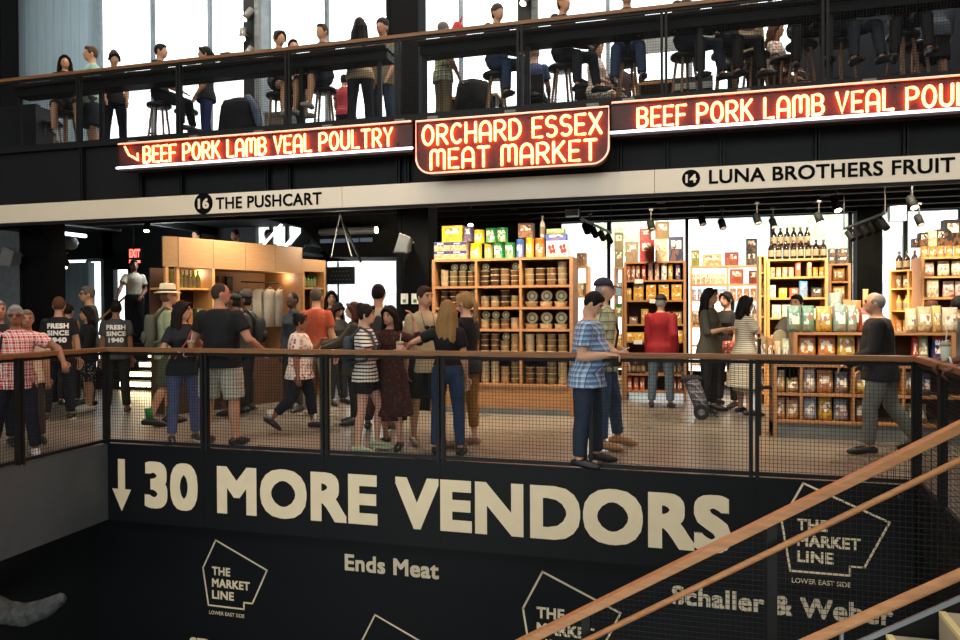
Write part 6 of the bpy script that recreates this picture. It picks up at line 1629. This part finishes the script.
standers = [
 ('standing person in a pale teal T-shirt and dark shorts, profile left', 92, 10.45, -80, 45, dict(hair=('short', '#4a3527'), top=('tee', cloth, '#8db3a5'), bottom=('shorts', cloth, '#2b3038'))),
 ('standing person with tied hair bending over the counter by the first white pane', 114, 10.2, 10, 51, dict(sex='f', hair=('bun', '#1d1613'), top=('tee', cloth, '#1d1e21'), bottom=('long', denim, '#232631'), head=(0, 24))),
 ('standing person with a dark ponytail and bright blue jeans facing left', 206, 10.45, -86, 46, dict(sex='f', hair=('pony', '#17120f'), top=('tee', cloth, '#202227'), bottom=('long', denim, '#2b3868'))),
 ('short dark-haired person behind the counter beside the bare-legged one', 293, 10.85, 14, 39, dict(hair=('short', '#151110'), top=('tee', cloth, '#b9b6b0'), bottom=('long', cloth, '#2a2a2e'))),
 ('standing person from behind with long black hair, beige top and black trousers', 360, 10.2, 168, 17, dict(sex='f', hair=('long', '#100d0d'), top=('tee', cloth, '#bba98a'), bottom=('long', cloth, '#191a1e'), face_on=False)),
 ('standing person in a black knit cap and olive shirt beside the dark pillar', 383, 10.75, -30, 14, dict(hair=('beanie', '#1c1512', '#15161a'), top=('shirt', cloth, '#77705a'), bottom=('long', denim, '#3b4860'), skinc='#a3745a')),
 ('standing person in khaki trousers right of the dark pillar', 443, 10.25, 120, 22, dict(hair=('beanie', '#6a5848', '#6c6462'), top=('shirt', plaid_green, '#ffffff'), bottom=('long', cloth, '#7a6a4e'))),
 ('standing person in a beige coat from behind between two stools', 742, 10.9, 155, -30, dict(sex='f', hair=('short', '#2a1f18'), top=('coat', cloth, '#a8997c'), bottom=('long', cloth, '#1c1c20'))),
 ('standing person in a grey denim jacket and black skirt at the mezzanine right edge', 930, 10.9, 170, -60, dict(sex='f', hair=('short', '#2a1f18'), top=('jacket', cloth, '#4a5460'), bottom=('skirt', cloth, '#15161a'))),
 ('small person in a red T-shirt far behind the counter', 344, 11.3, 160, 74, dict(hair=('short', '#1c1512'), top=('tee', cloth, '#b5404a'), bottom=('long', denim, '#27303e'), face_on=False)),
]
for lb, px, y, a, ty, kw in standers: upper(lb, px, y, a, False, ty, **kw)
def low_seat(label, px, y, a, **kw):
    q = upper(label, px, y, a, .45, h=1.66, **kw); p = q['o'].location
    t = thing('chair', 'low dark chair under the '+' '.join(label.split()[2:10]), 'chair', p, q['o'].rotation_euler.z)
    obj('seat', MB().box((-.2, -.18, .41), (.2, .22, .45)), black, t)
    obj('backrest', MB().box((-.2, .22, .5), (.2, .24, .85)), black, t)
    for e in (-1, 1):
        obj('leg', MB().tube([(e*.18, -.16, .42), (e*.2, -.2, 0)], .014, 6), black, t); obj('leg', MB().tube([(e*.18, .23, .8), (e*.2, .26, 0)], .014, 6), black, t)
low_seat('a seated person in a pale blouse and patterned skirt at a far mezzanine table', 596, 11.0, 60, sex='f', hair=('bob', '#1c1512'), top=('blouse', cloth, '#d8c8bc'), bottom=('skirt', lace, '#ffffff'))
low_seat('a seated person in a dark plum shirt at a far mezzanine table', 621, 11.7, 10, hair=('short', '#1c1512'), top=('tee', cloth, '#3a2c34'), bottom=('long', cloth, '#1c1c20'))
low_seat('a seated person in a blue shirt with back turned at a far mezzanine table', 534, 10.95, 165, hair=('short', '#8a7a68'), top=('shirt', cloth, '#3e4f74'), bottom=('long', cloth, '#2c2c30'), face_on=False)
low_seat('a seated person in a floral top with bare legs far behind the right stools', 775, 11.0, 70, sex='f', hair=('bob', '#4a2a1c'), top=('tee', floral_white, '#ffffff'), bottom=('mini', cloth, '#6a3c34'))
# free stools
for px, y, lb in ((52, 10.6, 'empty wooden stool at the far left of the mezzanine'), (186, 10.6, 'empty wooden stool between two seated people left of the perforated post'), (472, 10.6, 'stool with a black coat over it right of the dark pillar'), (755, 10.4, 'empty black-seated stool before the beige coat'), (785, 10.7, 'empty stool at the left of the person all in black'), (915, 10.6, 'pale-legged stool beside the grey denim jacket'), (240, 10.5, 'stool hidden under the big black coat')):
    stool(X(px, y, 80), y, lb, R(20))
def draped(px, y, label, col, w=.26, drop=.62, extra=None):
    t = thing('draped_coat', label, 'coat', (X(px, y, 80), y, UF+.772))
    mb = MB(); out = []; rr = random.Random(px)
    n = 20
    for z, k in ((.02, .1), (.03, .6), (.02, .85), (-.08, 1.0), (-drop*.5, 1.1), (-drop, 1.2)):
        out.append([(w*k*(1+.12*math.sin(3*2*PI*j/n+px)+.06*math.sin(7*2*PI*j/n))*math.cos(2*PI*j/n), w*k*.85*(1+.12*math.sin(4*2*PI*j/n))*math.sin(2*PI*j/n), z+(.05*math.sin(5*2*PI*j/n) if z < -.1 else 0)) for j in range(n)])
    obj('cloth', mb.rings(out, n), cloth, t, True, col)
    if extra: obj('sleeve', MB().tube([(w*.6, -.1, .03), (w*1.0, -.14, -.1), (w*1.25, -.12, -.4)], (.06, .06, .045), 10, True), denim, t, True, extra)
draped(242, 10.5, 'big black coat with a grey denim sleeve draped over a stool', '#15151a', .3, .68, '#66748a')
draped(472, 10.6, 'black coat draped over the stool right of the dark pillar', '#16171a', .24, .5)
# counters
def counter(px0, px1, label, legs):
    x0, x1 = X(px0, UY+.2, 60), X(px1, UY+.2, 60); t = thing('bar_counter', label, 'counter', (x0, UY+.12, UF))
    zt = Z(33.5, UY+.12, 480)-UF
    obj('worktop', MB().box((0, 0, zt-.045), (x1-x0, .42, zt)), plain('counter_slab_'+str(px0), '#3b3c3d', .5), t, bevel=.004)
    obj('apron', MB().box((.02, .1, zt-.16), (x1-x0-.02, .38, zt-.05)), black, t)
    for p in legs:
        x = X(p, UY+.3, 90)-x0; obj('leg', MB().box((x-.03, .15, 0), (x+.03, .2, zt-.05)).box((x-.03, .15, .0), (x+.03, .36, .02)), black, t)
    return UF+zt
cz1 = counter(13, 388, 'long dark counter behind the mezzanine guard, left of the pillar', (20, 102, 302, 380))
counter(418, 1100, 'long dark counter behind the mezzanine guard, right of the pillar', (425, 528, 700, 830, 990))
ep = MB().box((X(-30, UY+.9, 100), UY+.85, UF), (X(38, UY+.9, 100), UY+.95, UF+1.0))
tag(obj('dark_cabinet', ep.box((X(-30, UY+.9, 100), UY+.95, UF), (X(36, UY+.9, 100), UY+1.3, UF+.98)), black), 'dark low cabinet at the left end of the mezzanine', 'cabinet')
cy = UY+.35
def on_counter(px, label, name, cat, build):
    t = thing(name, label, cat, (X(px, cy, 40), cy, cz1)); build(t)
def blackbox(t):
    obj('case', MB().box((-.16, -.1, 0), (.0, .1, .19)).box((.01, -.1, 0), (.17, .1, .17)), leather, t, False, '#26282a', bevel=.01); obj('handle', MB().tube([(-.1, 0, .19), (-.08, 0, .215), (-.04, 0, .19)], .008, 6), black, t)
on_counter(233, 'pair of black boxes standing on the counter left of the lamp post', 'black_case', 'case', blackbox)
def redbag(t): obj('bag', MB().rings([[(k*math.cos(2*PI*j/12), .07*math.sin(2*PI*j/12), z) for j in range(12)] for z, k in ((0, .1), (.05, .13), (.16, .11), (.26, .05))], 12), cloth, t, True, '#c2383a'); obj('tie', MB().tube([(.02, 0, .25), (.06, 0, .34)], .012, 6), cloth, t, True, '#a52a2e')
on_counter(458, 'red paper bag standing on the counter right of the dark pillar', 'paper_bag', 'bag', redbag)
def dish(t): obj('dish', MB().lathe([(.05, 0), (.12, .02), (.14, .05), (.135, .05), (.1, .02), (.01, .015)], 18), whitepaint, t, True); obj('food', MB().ell((0, 0, .04), (.08, .08, .025)), lidm, t, True)
for px, lb in ((136, 'white dish on the counter before the first white pane'), (196, 'white dish on the counter left of the ponytail'), (266, 'white dish near the perforated post'), (452, 'white dish by the red paper bag')): on_counter(px, lb, 'dish', 'dish', dish)
# table and low furniture further back
def back_table(px0, px1, y, label):
    x0, x1 = X(px0, y, 60), X(px1, y, 60); t = thing('table', label, 'table', (x0, y, UF))
    obj('tabletop', MB().box((0, 0, .72), (x1-x0, .6, .76)), palewood, t)
    for x in (.05, x1-x0-.1):
        for yy in (.05, .5): obj('leg', MB().box((x, yy, 0), (x+.05, yy+.05, .72)), black, t)
back_table(447, 497, 11.1, 'dark-legged table far behind the coat-covered stool')
back_table(637, 672, 11.2, 'pale-topped table far behind the dark green jacket')
bn = thing('planter_box', 'dark slatted low cabinet under the pale-topped table line', 'cabinet', (X(639, 11.95, 80), 11.95, UF))
obj('body', MB().box((0, 0, 0), (1.1, .4, 1.0)), black, bn)
for i in range(4): obj('slat', MB().box((.02, -.012, .3+.17*i), (1.08, 0, .4+.17*i)), ductmat, bn)
sb_ = thing('service_box', 'grey square box standing by the window left of the bare-legged person', 'box', (X(264, 11.3, 90), 11.3, UF))
obj('body', MB().box((0, 0, 0), (.5, .4, .78)), lampwhite, sb_, bevel=.01); obj('lid', MB().box((-.01, -.01, .78), (.51, .41, .82)), ductmat, sb_)
tb = MB().box((UX(636), UW-.09, Z(52, UW, 680)), (UX(724), UW-.06, Z(31, UW, 680)))
struct('trim_3', tb, ductmat)
dp = MB().box((X(797, 12.3, 60), 12.3, UF), (8.9, 12.4, UF+2.6))
struct('wall_partition', dp, plain('partition_paint', '#1a1f28', .7, 0, .2))
# lamp posts on the mezzanine
def lamp_post(px, y, label, heads):
    t = thing('lamp_post', label, 'lamp', (X(px, y, 30), y, UF))
    obj('post', MB().box((-.11, -.05, 0), (.11, .1, 5.4)), black, t)
    for i, z in enumerate(heads):
        d = V((.3 if i % 2 else -.35, -.6, -1)).normalized(); c = V((-.05 if i % 2 else .05, -.16, z))
        h = obj('lamp_head', MB().tube([c-d*.14, c+d*.12], .06, 14).tube([c-d*.05, V((0, -.03, z))], .015, 6), lampwhite, t, True)
        obj('lens', MB().tube([c+d*.12, c+d*.126], .052, 14), lampglow, h)
    gp = MB()
    for k in range(20):
        z = .9+k*.13
        for e in (0, 1): gp.box((.13+.05*e, -.06, z), (.16+.05*e, -.05, z+.06))
    gp.box((.12, -.05, 0), (.22, .02, 5.4))
    obj('perforated_strip', gp, ductmat, t)
lamp_post(250, 12.2, 'dark post with three grey lamp heads left of the perforated post', (2.15, 2.5, 2.85))
lamp_post(525, 12.0, 'dark post with one lit grey lamp head right of the pillar', (2.45, 3.0))
tag(obj('paper_sheet', MB().box((X(42, UY+.9, 130), UY+.84, UF+.02), (X(52, UY+.9, 130), UY+.846, UF+.24)), whitepaint), 'white paper notice low beside the dark cabinet on the mezzanine', 'notice')

# ------------------------------------------------------------------ daylight, lamps, camera exposure
w = bpy.data.worlds.new('sky'); S.world = w; w.use_nodes = True; t = NT(w)
bg = t.n['Background']
tc = t.new('ShaderNodeTexCoord'); sp = t.new('ShaderNodeSeparateXYZ'); t.link(tc.outputs['Generated'], sp.inputs[0])
t.link(t.ramp(t.math('MULTIPLY_ADD', sp.outputs[2], .5, .5), [(.3, (.62, .63, .6)), (.5, (.95, .97, .98)), (.8, (.86, .93, 1))]), bg.inputs[0])
bg.inputs[1].default_value = 2.6
for x, pw_ in ((-11.5, 150), (-8, 160), (-4, 160), (0, 160), (4, 160)): light('AREA', 'mezzanine_fill', (x, 10.6, 9.3), pw_, (.92, .97, 1) if x < -10 else (1, .9, .78), .8, aim=(x-.8, 13, 5))  # added fill from above for the plank wall and the faces, no fixtures
for x in (-7, -2.5, 2): light('AREA', 'atrium_lamp', (x, 2.6, 9.8), 160, (1, .86, .66), 1.6, aim=(x, 7.5, 1.5))
S.view_settings.view_transform = 'Standard'; S.view_settings.look = 'None'; S.view_settings.gamma = 1
S.view_settings.use_curve_mapping = False; S.view_settings.exposure = 0.25
S.cycles.use_denoising = True; S.cycles.max_bounces = 6; S.cycles.diffuse_bounces = 3; S.cycles.transparent_max_bounces = 12
S.cycles.sample_clamp_indirect = 6; S.cycles.caustics_reflective = False; S.cycles.caustics_refractive = False
for o in list(COL.objects):
    if o.parent is None and o.type in ('MESH', 'EMPTY') and not o.get('kind'): o['kind'] = 'thing'
